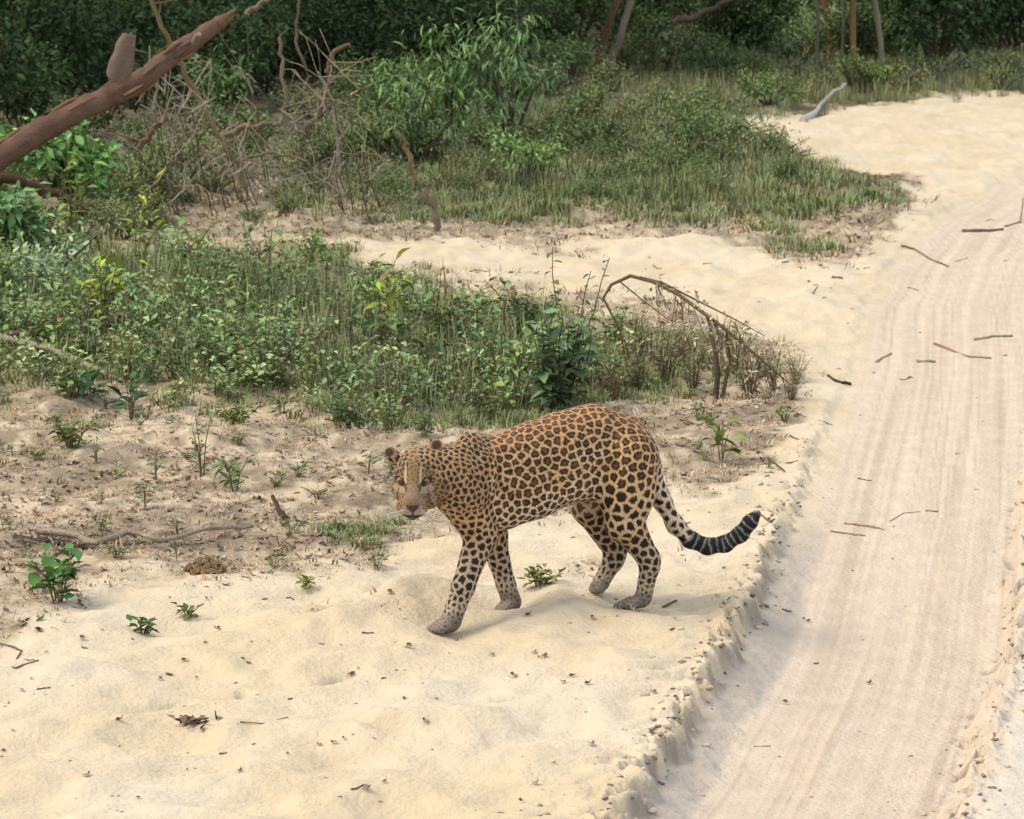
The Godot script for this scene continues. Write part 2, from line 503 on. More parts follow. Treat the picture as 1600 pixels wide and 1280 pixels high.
# ---------------------------------------------------------------- the leopard
func build_leopard() -> void:
	# bones: kind, joining width, then two joints with their radii (kinds: 0 trunk, 1 neck, 2 head, 3 upper leg, 4 lower leg, 5 paw, 6 tail, 7 thigh)
	var B := [
	[0, 0.050, -0.2762, 0.5629, 0.0200, 0.1079, -0.1761, 0.5480, -0.0100, 0.1079],
	[0, 0.050, -0.1761, 0.5480, -0.0100, 0.1079, -0.0661, 0.5885, -0.0500, 0.1103],
	[0, 0.050, -0.0661, 0.5885, -0.0500, 0.1103, 0.0472, 0.6179, -0.1000, 0.1127],
	[0, 0.050, 0.0472, 0.6179, -0.1000, 0.1127, 0.1543, 0.6333, -0.1500, 0.1151],
	[0, 0.050, 0.1543, 0.6333, -0.1500, 0.1151, 0.2579, 0.5959, -0.2000, 0.1103],
	[0, 0.050, 0.2579, 0.5959, -0.2000, 0.1103, 0.3156, 0.5387, -0.2100, 0.0911],
	[0, 0.050, -0.2858, 0.4420, 0.0200, 0.1079, -0.1879, 0.4387, -0.0100, 0.1103],
	[0, 0.050, -0.1879, 0.4387, -0.0100, 0.1103, -0.0659, 0.4693, -0.0500, 0.1079],
	[0, 0.050, -0.0659, 0.4693, -0.0500, 0.1079, 0.0475, 0.5055, -0.1000, 0.1007],
	[0, 0.050, 0.0475, 0.5055, -0.1000, 0.1007, 0.1309, 0.5151, -0.1400, 0.0959],
	[0, 0.050, 0.1309, 0.5151, -0.1400, 0.0959, 0.2269, 0.4838, -0.1800, 0.1007],
	[0, 0.018, -0.2937, 0.6529, 0.0900, 0.0408, -0.3113, 0.4901, 0.1750, 0.0719],
	[0, 0.020, -0.2518, 0.5755, 0.1300, 0.0480, -0.2907, 0.4765, 0.1650, 0.0624],
	[0, 0.030, -0.2537, 0.6112, -0.0700, 0.0432, -0.2636, 0.4403, -0.0900, 0.0767],
	[1, 0.050, -0.2919, 0.5412, 0.0700, 0.1055, -0.3645, 0.5510, 0.1500, 0.0911],
	[1, 0.050, -0.3645, 0.5510, 0.1500, 0.0911, -0.4436, 0.5647, 0.2000, 0.0743],
	[1, 0.050, -0.2922, 0.4685, 0.0600, 0.0887, -0.3941, 0.5126, 0.1700, 0.0600],
	[7, 0.040, 0.2927, 0.5699, -0.1150, 0.1079, 0.2833, 0.4394, -0.0950, 0.0959],
	[7, 0.040, 0.2839, 0.4366, -0.1100, 0.0983, 0.2744, 0.3323, -0.0900, 0.0743],
	[7, 0.040, 0.2611, 0.5263, -0.2800, 0.1007, 0.1461, 0.3664, -0.2500, 0.0671],
	[3, 0.020, 0.2791, 0.3251, -0.0900, 0.0671, 0.3564, 0.2004, -0.1100, 0.0420],
	[4, 0.012, 0.3324, 0.2439, -0.1100, 0.0216, 0.3826, 0.1859, -0.1100, 0.0264],
	[4, 0.018, 0.3636, 0.1907, -0.1100, 0.0384, 0.3686, 0.1569, -0.1100, 0.0348],
	[4, 0.018, 0.3686, 0.1569, -0.1100, 0.0348, 0.3480, 0.0502, -0.1100, 0.0312],
	[3, 0.030, 0.1509, 0.3494, -0.2500, 0.0624, 0.2487, 0.1785, -0.2850, 0.0408],
	[4, 0.020, 0.2487, 0.1785, -0.2850, 0.0372, 0.2393, 0.1441, -0.2850, 0.0360],
	[4, 0.020, 0.2393, 0.1441, -0.2850, 0.0360, 0.1938, 0.0616, -0.2800, 0.0312],
	[3, 0.025, -0.3211, 0.4601, 0.1400, 0.0863, -0.2548, 0.3249, 0.1000, 0.0600],
	[4, 0.025, -0.2548, 0.3155, 0.1000, 0.0564, -0.3161, 0.1546, 0.2100, 0.0396],
	[4, 0.020, -0.3161, 0.1546, 0.2100, 0.0396, -0.3574, 0.0436, 0.2400, 0.0372],
	[3, 0.025, -0.2540, 0.4082, -0.0700, 0.0815, -0.2167, 0.2821, -0.1000, 0.0552],
	[4, 0.030, -0.2167, 0.2821, -0.1000, 0.0528, -0.1648, 0.0917, -0.1200, 0.0336],
	[4, 0.020, -0.1648, 0.0917, -0.1200, 0.0336, -0.1434, 0.0214, -0.1300, 0.0372],
	[5, 0.015, -0.3620, 0.0247, 0.2400, 0.0335, -0.3791, 0.0205, 0.2520, 0.0297],
	[5, 0.005, -0.3747, 0.0326, 0.2903, 0.0216, -0.3955, 0.0211, 0.3181, 0.0186],
	[5, 0.005, -0.3897, 0.0260, 0.2733, 0.0216, -0.4200, 0.0115, 0.2992, 0.0186],
	[5, 0.005, -0.3978, 0.0209, 0.2515, 0.0216, -0.4308, 0.0048, 0.2704, 0.0186],
	[5, 0.005, -0.3989, 0.0173, 0.2247, 0.0216, -0.4276, 0.0009, 0.2318, 0.0186],
	[5, 0.015, -0.1458, 0.0117, -0.1300, 0.0281, -0.1558, 0.0072, -0.1240, 0.0249],
	[5, 0.005, -0.1486, 0.0190, -0.0885, 0.0181, -0.1593, 0.0067, -0.0694, 0.0156],
	[5, 0.005, -0.1605, 0.0124, -0.1079, 0.0181, -0.1779, -0.0031, -0.0932, 0.0156],
	[5, 0.005, -0.1684, 0.0075, -0.1297, 0.0181, -0.1883, -0.0096, -0.1220, 0.0156],
	[5, 0.005, -0.1722, 0.0041, -0.1541, 0.0181, -0.1905, -0.0130, -0.1557, 0.0156],
	[5, 0.015, 0.3434, 0.0308, -0.1100, 0.0281, 0.3195, 0.0263, -0.1010, 0.0249],
	[5, 0.005, 0.3190, 0.0381, -0.0641, 0.0181, 0.2877, 0.0258, -0.0406, 0.0156],
	[5, 0.005, 0.3023, 0.0316, -0.0823, 0.0181, 0.2591, 0.0162, -0.0620, 0.0156],
	[5, 0.005, 0.2954, 0.0266, -0.1041, 0.0181, 0.2499, 0.0096, -0.0908, 0.0156],
	[5, 0.005, 0.2982, 0.0233, -0.1297, 0.0181, 0.2602, 0.0062, -0.1269, 0.0156],
	[5, 0.015, 0.1914, 0.0566, -0.2800, 0.0281, 0.1870, 0.0506, -0.2770, 0.0249],
	[5, 0.005, 0.1959, 0.0617, -0.2428, 0.0181, 0.1930, 0.0471, -0.2281, 0.0156],
	[5, 0.005, 0.1868, 0.0547, -0.2635, 0.0181, 0.1798, 0.0364, -0.2544, 0.0156],
	[5, 0.005, 0.1795, 0.0499, -0.2853, 0.0181, 0.1702, 0.0301, -0.2832, 0.0156],
	[5, 0.005, 0.1740, 0.0473, -0.3084, 0.0181, 0.1641, 0.0280, -0.3144, 0.0156],
	[6, 0.030, 0.3348, 0.5853, -0.2200, 0.0456, 0.3739, 0.4989, -0.2300, 0.0360],
	[6, 0.030, 0.3739, 0.4989, -0.2300, 0.0360, 0.4187, 0.3810, -0.2500, 0.0312],
	[6, 0.030, 0.4187, 0.3810, -0.2500, 0.0312, 0.4708, 0.2844, -0.2700, 0.0288],
	[6, 0.030, 0.4708, 0.2844, -0.2700, 0.0288, 0.5271, 0.2261, -0.2800, 0.0276],
	[6, 0.030, 0.5271, 0.2261, -0.2800, 0.0276, 0.5923, 0.1992, -0.2800, 0.0264],
	[6, 0.030, 0.5923, 0.1992, -0.2800, 0.0264, 0.6588, 0.2110, -0.2700, 0.0264],
	[6, 0.030, 0.6588, 0.2110, -0.2700, 0.0264, 0.7152, 0.2498, -0.2600, 0.0252],
	[6, 0.030, 0.7152, 0.2498, -0.2600, 0.0252, 0.7498, 0.2982, -0.2500, 0.0228],
	[6, 0.030, 0.7498, 0.2982, -0.2500, 0.0228, 0.7734, 0.3275, -0.2500, 0.0156],
	[2, 0.040, -0.4756, 0.5810, 0.2000, 0.0791, -0.4882, 0.5674, 0.2400, 0.0719],
	[2, 0.025, -0.5296, 0.5186, 0.2400, 0.0432, -0.5153, 0.4898, 0.2600, 0.0360],
	[2, 0.025, -0.4180, 0.5181, 0.2250, 0.0564, -0.4404, 0.4870, 0.2450, 0.0432],
	[2, 0.025, -0.4894, 0.5214, 0.2800, 0.0552, -0.4923, 0.4796, 0.3400, 0.0444],
	[2, 0.020, -0.4896, 0.5812, 0.2650, 0.0360, -0.4925, 0.5005, 0.3650, 0.0228],
	[2, 0.012, -0.5216, 0.4737, 0.3450, 0.0288, -0.5146, 0.4654, 0.3500, 0.0276],
	[2, 0.012, -0.4649, 0.4737, 0.3450, 0.0300, -0.4716, 0.4654, 0.3500, 0.0276],
	[2, 0.015, -0.4926, 0.4533, 0.3350, 0.0240, -0.4924, 0.4427, 0.3400, 0.0204],
	[2, 0.015, -0.5337, 0.5706, 0.2450, 0.0240, -0.5196, 0.5678, 0.2550, 0.0240],
	[2, 0.015, -0.4539, 0.5720, 0.2400, 0.0240, -0.4673, 0.5669, 0.2500, 0.0240],
	[2, 0.010, -0.5631, 0.6203, 0.1850, 0.0264, -0.5767, 0.6389, 0.1850, 0.0204],
	[2, 0.010, -0.4233, 0.6395, 0.1750, 0.0264, -0.4129, 0.6651, 0.1750, 0.0216]]
	var cell := 0.0062
	var lo := Vector3(-0.66, -0.06, -0.50)
	var hi := Vector3(0.84, 0.80, 0.48)
	var nx := int((hi.x - lo.x) / cell) + 1
	var ny := int((hi.y - lo.y) / cell) + 1
	var nz := int((hi.z - lo.z) / cell) + 1
	var f := PackedFloat32Array(); f.resize(nx * ny * nz); f.fill(0.5)
	var zlo := PackedInt32Array(); zlo.resize(nx * ny); zlo.fill(100000)
	var zhi := PackedInt32Array(); zhi.resize(nx * ny); zhi.fill(-1)
	for b in B:
		var k: float = b[1]
		var a := Vector3(b[2], b[3], b[4])
		var c := Vector3(b[6], b[7], b[8])
		var ra: float = b[5]
		var dr: float = b[9] - ra
		var ba := c - a
		var inv := 1.0 / maxf(ba.length_squared(), 1e-8)
		var pad: float = maxf(ra, b[9]) + k * 0.75 + 0.012
		var mn := a.min(c) - Vector3.ONE * pad - lo
		var mx := a.max(c) + Vector3.ONE * pad - lo
		var x0 := maxi(0, int(mn.x / cell)); var x1 := mini(nx - 1, int(mx.x / cell) + 1)
		var y0 := maxi(0, int(mn.y / cell)); var y1 := mini(ny - 1, int(mx.y / cell) + 1)
		var z0 := maxi(0, int(mn.z / cell)); var z1 := mini(nz - 1, int(mx.z / cell) + 1)
		for i in range(x0, x1 + 1):
			for j in range(y0, y1 + 1):
				var col := i * ny + j
				if z0 < zlo[col]: zlo[col] = z0
				if z1 > zhi[col]: zhi[col] = z1
				var p := lo + Vector3(i, j, z0) * cell - a
				var at0 := col * nz
				for l in range(z0, z1 + 1):
					var t := clampf(p.dot(ba) * inv, 0.0, 1.0)
					var dd := (p - ba * t).length() - ra - dr * t
					p.z += cell
					var o := f[at0 + l]
					var e := k - absf(o - dd)
					f[at0 + l] = minf(o, dd) - (e * e / k * 0.25 if e > 0.0 else 0.0)
	# where the face's surface lies behind each eye
	var eye_at := []
	for s in [Vector2(-0.5375, 0.5545), Vector2(-0.4475, 0.5525)]:
		var col := int((s.x - lo.x) / cell + 0.5) * ny + int((s.y - lo.y) / cell + 0.5)
		var l := nz - 1
		while l > 0 and f[col * nz + l] > 0.0: l -= 1
		eye_at.append(Vector3(s.x, s.y, lo.z + l * cell - 0.0075))
	print(eye_at)
	# hollows of the ears
	for s in [[-0.5835, 0.643, 0.226, 0.022], [-0.4125, 0.671, 0.214, 0.022]]:
		var ctr := Vector3(s[0], s[1], s[2])
		var r: float = s[3]
		var c0 := Vector3i(((ctr - Vector3.ONE * (r + 0.02) - lo) / cell).floor())
		var c1 := Vector3i(((ctr + Vector3.ONE * (r + 0.02) - lo) / cell).ceil())
		for i in range(c0.x, c1.x + 1):
			for j in range(c0.y, c1.y + 1):
				for l in range(c0.z, c1.z + 1):
					var q := (i * ny + j) * nz + l
					var dd := r - (lo + Vector3(i, j, l) * cell).distance_to(ctr)
					var o := f[q]
					var e := 0.008 - absf(o - dd)
					f[q] = maxf(o, dd) + (e * e / 0.008 * 0.25 if e > 0.0 else 0.0)
	# surface nets
	var vid := {}
	var vs := PackedVector3Array()
	var quads := PackedInt32Array()
	var sy := nz
	var sx := ny * nz
	var off := PackedInt32Array([0, 1, sy, sy + 1, sx, sx + 1, sx + sy, sx + sy + 1])
	var edges := [[0, 1], [2, 3], [4, 5], [6, 7], [0, 2], [1, 3], [4, 6], [5, 7], [0, 4], [1, 5], [2, 6], [3, 7]]
	var corner := [Vector3(0, 0, 0), Vector3(0, 0, 1), Vector3(0, 1, 0), Vector3(0, 1, 1), Vector3(1, 0, 0), Vector3(1, 0, 1), Vector3(1, 1, 0), Vector3(1, 1, 1)]
	for i in nx - 1:
		for j in ny - 1:
			var col := i * ny + j
			var l0 := maxi(zlo[col] - 1, 0)
			var l1 := mini(zhi[col] + 1, nz - 2)
			for l in range(l0, l1 + 1):
				var q := col * nz + l
				var m := 0
				for e in 8:
					if f[q + off[e]] < 0.0: m += 1
				if m == 0 or m == 8: continue
				var sum := Vector3.ZERO
				var cnt := 0
				for e in edges:
					var fa := f[q + off[e[0]]]
					var fb := f[q + off[e[1]]]
					if (fa < 0.0) != (fb < 0.0):
						sum += (corner[e[0]] as Vector3).lerp(corner[e[1]], fa / (fa - fb))
						cnt += 1
				vid[q] = vs.size()
				vs.push_back(lo + (Vector3(i, j, l) + sum / cnt) * cell)
	for q in vid:
		var s: bool = f[q] < 0.0
		if (f[q + 1] < 0.0) != s and vid.has(q - sx - sy) and vid.has(q - sx) and vid.has(q - sy):
			quads.append_array(PackedInt32Array([vid[q], vid[q - sx], vid[q - sx - sy], vid[q - sy]]))
		if (f[q + sy] < 0.0) != s and vid.has(q - sx - 1) and vid.has(q - sx) and vid.has(q - 1):
			quads.append_array(PackedInt32Array([vid[q], vid[q - sx], vid[q - sx - 1], vid[q - 1]]))
		if (f[q + sx] < 0.0) != s and vid.has(q - sy - 1) and vid.has(q - sy) and vid.has(q - 1):
			quads.append_array(PackedInt32Array([vid[q], vid[q - sy], vid[q - sy - 1], vid[q - 1]]))
	# split every quad in four and settle the new points on the surface
	var mids := {}
	var fine := PackedInt32Array()
	var nq := quads.size() / 4
	for i in nq:
		var a := [quads[i * 4], quads[i * 4 + 1], quads[i * 4 + 2], quads[i * 4 + 3]]
		var ms := []
		var ctr := Vector3.ZERO
		for e in 4:
			var u: int = a[e]
			var w: int = a[(e + 1) % 4]
			ctr += vs[u] * 0.25
			var key := mini(u, w) * 1000000 + maxi(u, w)
			if not mids.has(key):
				mids[key] = vs.size()
				vs.push_back((vs[u] + vs[w]) * 0.5)
			ms.append(mids[key])
		var c := vs.size()
		vs.push_back(ctr)
		for e in 4:
			fine.append_array(PackedInt32Array([a[e], ms[e], c, ms[(e + 3) % 4]]))
	var ns := PackedVector3Array(); ns.resize(vs.size())
	var nv := vs.size()
	for it in 2:
		for i in nv:
			var p := vs[i]
			var g := Vector3.ZERO
			var d0 := 0.0
			var w := (p - lo) / cell
			for ax in 4:
				var h := Vector3.ZERO
				if ax < 3: h[ax] = 0.9
				for sgn in (2 if ax < 3 else 1):
					var s := w + (h if sgn == 0 else -h)
					var b0 := Vector3i(s)
					var fr := s - Vector3(b0)
					var q := (b0.x * ny + b0.y) * nz + b0.z
					var e00 := lerpf(f[q], f[q + 1], fr.z)
					var e01 := lerpf(f[q + sy], f[q + sy + 1], fr.z)
					var e10 := lerpf(f[q + sx], f[q + sx + 1], fr.z)
					var e11 := lerpf(f[q + sx + sy], f[q + sx + sy + 1], fr.z)
					var val := lerpf(lerpf(e00, e01, fr.y), lerpf(e10, e11, fr.y), fr.x)
					if ax == 3: d0 = val
					else: g[ax] += val if sgn == 0 else -val
			g = g.normalized()
			ns[i] = g
			if it == 0: vs[i] = p - g * clampf(d0, -0.003, 0.003)
	print("leopard verts ", nv)
	# which limb each point belongs to
	var kind := PackedByteArray(); kind.resize(nv)
	var flow := PackedVector3Array(); flow.resize(nv)
	var tail_s := PackedFloat32Array(); tail_s.resize(nv)
	var boxes := []
	for b in B: boxes.append([Vector3(b[2], b[3], b[4]), Vector3(b[6], b[7], b[8]), b[5], b[9] - b[5], int(b[0])])
	for i in nv:
		var best := 9.0
		var tl := 0.0
		var run := 0.0
		for b in boxes:
			var a: Vector3 = b[0]
			var ba: Vector3 = b[1] - a
			var p := vs[i] - a
			var ln := ba.length()
			if p.length() - ln - b[2] > best: 
				if b[4] == 6: run += ln
				continue
			var t := clampf(p.dot(ba) / (ln * ln), 0.0, 1.0)
			var dd: float = (p - ba * t).length() - b[2] - b[3] * t
			if dd < best:
				best = dd
				kind[i] = b[4]
				flow[i] = ba / ln * (-1.0 if b[4] == 1 else 1.0)
				tl = run + t * ln
			if b[4] == 6: run += ln
		tail_s[i] = tl
	# rosette centres spread evenly over the skin, closer together on the neck, face and paws
	var near_side := Vector3(0.34, 0, 0.94)
	var r := RandomNumberGenerator.new()
	r.seed = 5
	var order := PackedInt32Array(); order.resize(nv)
	for i in nv: order[i] = i
	for i in range(nv - 1, 0, -1):
		var j := r.randi_range(0, i)
		var tmp := order[i]
		order[i] = order[j]
		order[j] = tmp
	var spread := PackedFloat32Array(); spread.resize(nv)
	for i in nv:
		var p := vs[i]
		var s := 0.030
		match kind[i]:
			0: s = lerpf(0.019, 0.0275, smoothstep(-0.30, -0.12, p.x))
			1: s = 0.0185
			2: s = lerpf(0.0115, 0.0195, smoothstep(0.13, 0.20, p.distance_to(Vector3(-0.4917, 0.478, 0.38))))
			3: s = 0.030 if p.x > 0.0 else 0.0245
			4: s = lerpf(0.015, 0.027, smoothstep(0.03, 0.22, p.y))
			5: s = 0.012
			6: s = 0.030
			7: s = 0.034
		if kind[i] == 7: s = lerpf(0.036, 0.030, smoothstep(0.4, 0.6, p.y))
		spread[i] = s
	var hs := 0.042
	var grid := {}
	for i in order:
		var p := vs[i]
		var key := Vector3i((p / hs).floor())
		var ok := true
		for gx in range(-1, 2):
			for gy in range(-1, 2):
				for gz in range(-1, 2):
					var cellk := key + Vector3i(gx, gy, gz)
					if ok and grid.has(cellk):
						for s in grid[cellk]:
							if p.distance_to(vs[s]) < minf(spread[i], spread[s] * 1.15):
								ok = false
								break
		if ok:
			if not grid.has(key): grid[key] = []
			grid[key].append(i)
	var n3 := noise(31, 60.0, 2)
	var n4 := noise(32, 14.0, 2)
	var n5 := noise(33, 160.0, 2)
	var cs := PackedColorArray(); cs.resize(nv)
	var black := Color(0.011, 0.008, 0.006)
	var nose := Vector3(-0.4917, 0.478, 0.38)
	for i in nv:
		var p := vs[i]
		var n := ns[i]
		var wp := p + Vector3(n3.get_noise_3dv(p), n3.get_noise_3dv(p + Vector3(5, 0, 0)), n3.get_noise_3dv(p + Vector3(0, 5, 0))) * 0.006
		var key := Vector3i((p / hs).floor())
		var f1 := 9.0
		var f2 := 9.0
		var id := -1
		for gx in range(-1, 2):
			for gy in range(-1, 2):
				for gz in range(-1, 2):
					var cellk := key + Vector3i(gx, gy, gz)
					if grid.has(cellk):
						for s in grid[cellk]:
							var dd := wp.distance_to(vs[s])
							if dd < f1:
								f2 = f1
								f1 = dd
								id = s
							elif dd < f2: f2 = dd
		var e := (f2 - f1) * 0.5
		var sp := spread[i]
		var out := n.dot(near_side)            # +1 on the near flank, -1 on the far one
		var k := kind[i]
		var base := Color(0.42, 0.24, 0.10)
		var mid := Color(0.20, 0.10, 0.042)
		var lw := 0.0034
		var solid := 0.0
		var round_spot := 0.0
		var fade := 1.0
		if k == 0 or k == 1 or k == 7:
			var back := smoothstep(0.1, 0.85, n.y)
			base = Color(0.52, 0.315, 0.145).lerp(Color(0.44, 0.235, 0.098), back)
			base = base.lerp(Color(0.66, 0.55, 0.40), smoothstep(0.10, -0.5, n.y + 0.25 * n4.get_noise_3dv(p)) * 0.85)
			mid = Color(0.10, 0.052, 0.023).lerp(Color(0.155, 0.075, 0.032), back)
			if k == 1 or p.x < -0.22:
				solid = 1.0
				lw = 0.0032
				round_spot = 0.95
				base = base.lerp(Color(0.33, 0.195, 0.09), 0.8)
			if k == 7:
				solid = smoothstep(0.58, 0.42, p.y)
				lw = lerpf(0.0036, 0.0056, solid)
				base = base.lerp(Color(0.49, 0.335, 0.19), smoothstep(0.55, 0.3, p.y))
				if n.dot(near_side) < -0.2 or p.z < -0.16 :
					base = base.lerp(Color(0.42, 0.34, 0.23), 0.6)
					fade = 0.85
		elif k == 3 or k == 4 or k == 5:
			solid = 1.0
			round_spot = 0.74
			lw = 0.0042
			base = Color(0.44, 0.285, 0.15).lerp(Color(0.38, 0.295, 0.205), smoothstep(0.35, 0.1, p.y))
			base = base.lerp(Color(0.52, 0.44, 0.33), smoothstep(0.2, -0.6, out) * 0.6)
			if k == 5 or p.y < 0.07:
				base = Color(0.38, 0.295, 0.205).lerp(Color(0.20, 0.158, 0.12), smoothstep(0.10, 0.04, p.y) if k != 5 else 1.0)
				fade = lerpf(0.75, 0.95, smoothstep(0.03, 0.08, p.y))
		elif k == 6:
			base = Color(0.56, 0.44, 0.32)
			solid = 1.0
			lw = 0.006
		elif k == 2:
			var away := smoothstep(0.15, 0.215, p.distance_to(nose))
			base = Color(0.225, 0.138, 0.062).lerp(Color(0.33, 0.20, 0.095), away)
			solid = 1.0
			round_spot = lerpf(0.62, 0.88, away)
			lw = lerpf(0.002, 0.0034, away)
			fade = lerpf(0.92, 1.0, away)
		var m := smoothstep(lw - 0.0018, lw + 0.0018, e + 0.0012 * n5.get_noise_3dv(p))
		if round_spot > 0.0:
			m *= smoothstep(round_spot * sp + 0.0022, round_spot * sp - 0.0022, f1 + 0.003 * n3.get_noise_3dv(p * 1.7))
		var inner := smoothstep(0.0060, 0.0092, e - lw) * (1.0 - solid)
		var spot := black.lerp(Color(0.024, 0.014, 0.009), 0.5 + 0.5 * n4.get_noise_3dv(p))
		var gap := smoothstep(0.1, 0.4, n4.get_noise_3dv(p * 2.2 + Vector3(3, 3, 3))) * (1.0 - solid)
		spot = spot.lerp(mid, maxf(inner, gap * 0.6))
		if k == 0 and p.x > -0.22: spot = spot.lerp(mid, 0.25 * smoothstep(0.45, 0.95, n.y))
		var c := base.lerp(spot, m * fade)
		if k == 6:
			var s := tail_s[i]
			var ring := 0.0
			if s > 0.40:
				var per := lerpf(0.036, 0.027, smoothstep(0.4, 0.65, s))
				var w := fposmod(s - 0.40 + 0.006 * n4.get_noise_3dv(p), per) / per
				ring = smoothstep(0.08, 0.2, w + 0.1 * n3.get_noise_3dv(p)) * smoothstep(1.0, 0.9, w)
				c = Color(0.24, 0.22, 0.19).lerp(Color(0.012, 0.012, 0.012), ring)
		if k == 2 or (k == 1 and p.z > 0.2): c = face(p, n, c, base, nose)
		var tint := 1.0 + 0.16 * n5.get_noise_3dv(p * 1.4) + 0.06 * n4.get_noise_3dv(p)
		if k == 2:
			# ears: rusty rim, dark hollow
			for ec in [Vector3(-0.5815, 0.6425, 0.2), Vector3(-0.4135, 0.667, 0.19)]:
				var er := p.distance_to(ec)
				if er < 0.034 and p.y > ec.y - 0.018: 
					c = c.lerp(Color(0.25, 0.135, 0.06), 0.7 * smoothstep(0.034, 0.026, er))
					if n.z > 0.2: c = c.lerp(Color(0.03, 0.016, 0.011), 0.9 * smoothstep(0.021, 0.012, Vector2(p.x - ec.x, p.y - ec.y).length()))
		cs[i] = Color(c.r * tint, c.g * tint, c.b * tint)
	var body := MB.new()
	body.v = vs; body.n = ns; body.c = cs
	var fi := PackedInt32Array()
	for i in fine.size() / 4:
		for tr in [[0, 1, 2], [0, 2, 3]]:
			var a := fine[i * 4 + tr[0]]
			var b := fine[i * 4 + tr[1]]
			var c := fine[i * 4 + tr[2]]
			if (vs[b] - vs[a]).cross(vs[c] - vs[a]).dot(ns[a] + ns[b] + ns[c]) > 0.0: fi.append_array(PackedInt32Array([a, c, b]))
			else: fi.append_array(PackedInt32Array([a, b, c]))
	body.idx = fi
	var hide := vc_mat(0.75, 0.0, 0.35)
	var root := obj("leopard", body.mesh(), hide)
	root.position = Vector3(0.14107, 0, -10.87)
	tag(root, "spotted leopard walking left across the sand, its face turned to the viewer", "leopard")
	# a coat of short hairs
	var fur := MB.new()
	for h in 110000:
		var i := r.randi_range(0, nv - 1)
		var p := vs[i]
		var n := ns[i]
		var dir := flow[i]
		if kind[i] == 2: dir = (p - nose).normalized()
		elif kind[i] == 0 or kind[i] == 7: dir = (dir + Vector3(0.1, -0.5, 0)).normalized()
		elif kind[i] == 1: dir = Vector3(0.6, -0.8, 0.0)
		if kind[i] == 2 and p.distance_to(nose) < 0.06: continue
		dir = (dir - n * dir.dot(n)).normalized()
		var ln := r.randf_range(0.005, 0.009)
		if kind[i] == 2 or kind[i] == 5: ln *= 0.5
		if kind[i] == 6: ln *= 1.3
		var w := Vector3(r.randf() - 0.5, r.randf() - 0.5, r.randf() - 0.5) * 0.7
		var tip := p + (dir + n * r.randf_range(0.15, 0.5) + w * 0.5).normalized() * ln
		var sd := dir.cross(n).normalized() * 0.0009
		var cc := cs[i]
		var br := r.randf_range(0.85, 1.25)
		cc = Color(cc.r * br, cc.g * br, cc.b * br)
		var a := fur.vert(p + sd - n * 0.001, n, cc)
		var b := fur.vert(p - sd - n * 0.001, n, cc)
		var t := fur.vert(tip, n, cc)
		fur.tri(a, b, t)
	var fo := obj("fur", fur.mesh(), hide, root)
	fo.set_meta("kind", "stuff")
	# eyes
	var iris := StandardMaterial3D.new(); iris.albedo_color = Color(0.42, 0.31, 0.12); iris.roughness = 0.45
	var dark := StandardMaterial3D.new(); dark.albedo_color = Color(0.02, 0.018, 0.015); dark.roughness = 0.6
	for s in eye_at:
		var ball := SphereMesh.new()
		ball.radius = 0.0145; ball.height = 0.029; ball.radial_segments = 24; ball.rings = 12
		var eye := obj("eye", ball, iris, root)
		eye.position = s
		var pm := SphereMesh.new()
		pm.radius = 0.0056; pm.height = 0.0112; pm.radial_segments = 16; pm.rings = 8
		var pupil := obj("pupil", pm, dark, eye)
		pupil.position = Vector3(signf(s.x + 0.49) * 0.002, 0.001, 0.0102)
	var wb := MB.new()
	for s in [-1, 1]:
		for q in 7:
			var o := nose + Vector3(s * 0.028, -0.012 - 0.006 * (q % 3), 0.002 - 0.004 * (q % 2))
			var e := o + Vector3(s * r.randf_range(0.08, 0.13), r.randf_range(-0.07, 0.02), r.randf_range(-0.03, 0.03))
			wb.tube([o, o.lerp(e, 0.5) + Vector3(0, 0.008, 0), e], [0.0004, 0.0004, 0.0002], 4, Color(0.5, 0.48, 0.43), r, 0.0, false)
	obj("whiskers", wb.mesh(), vc_mat(0.5), root)

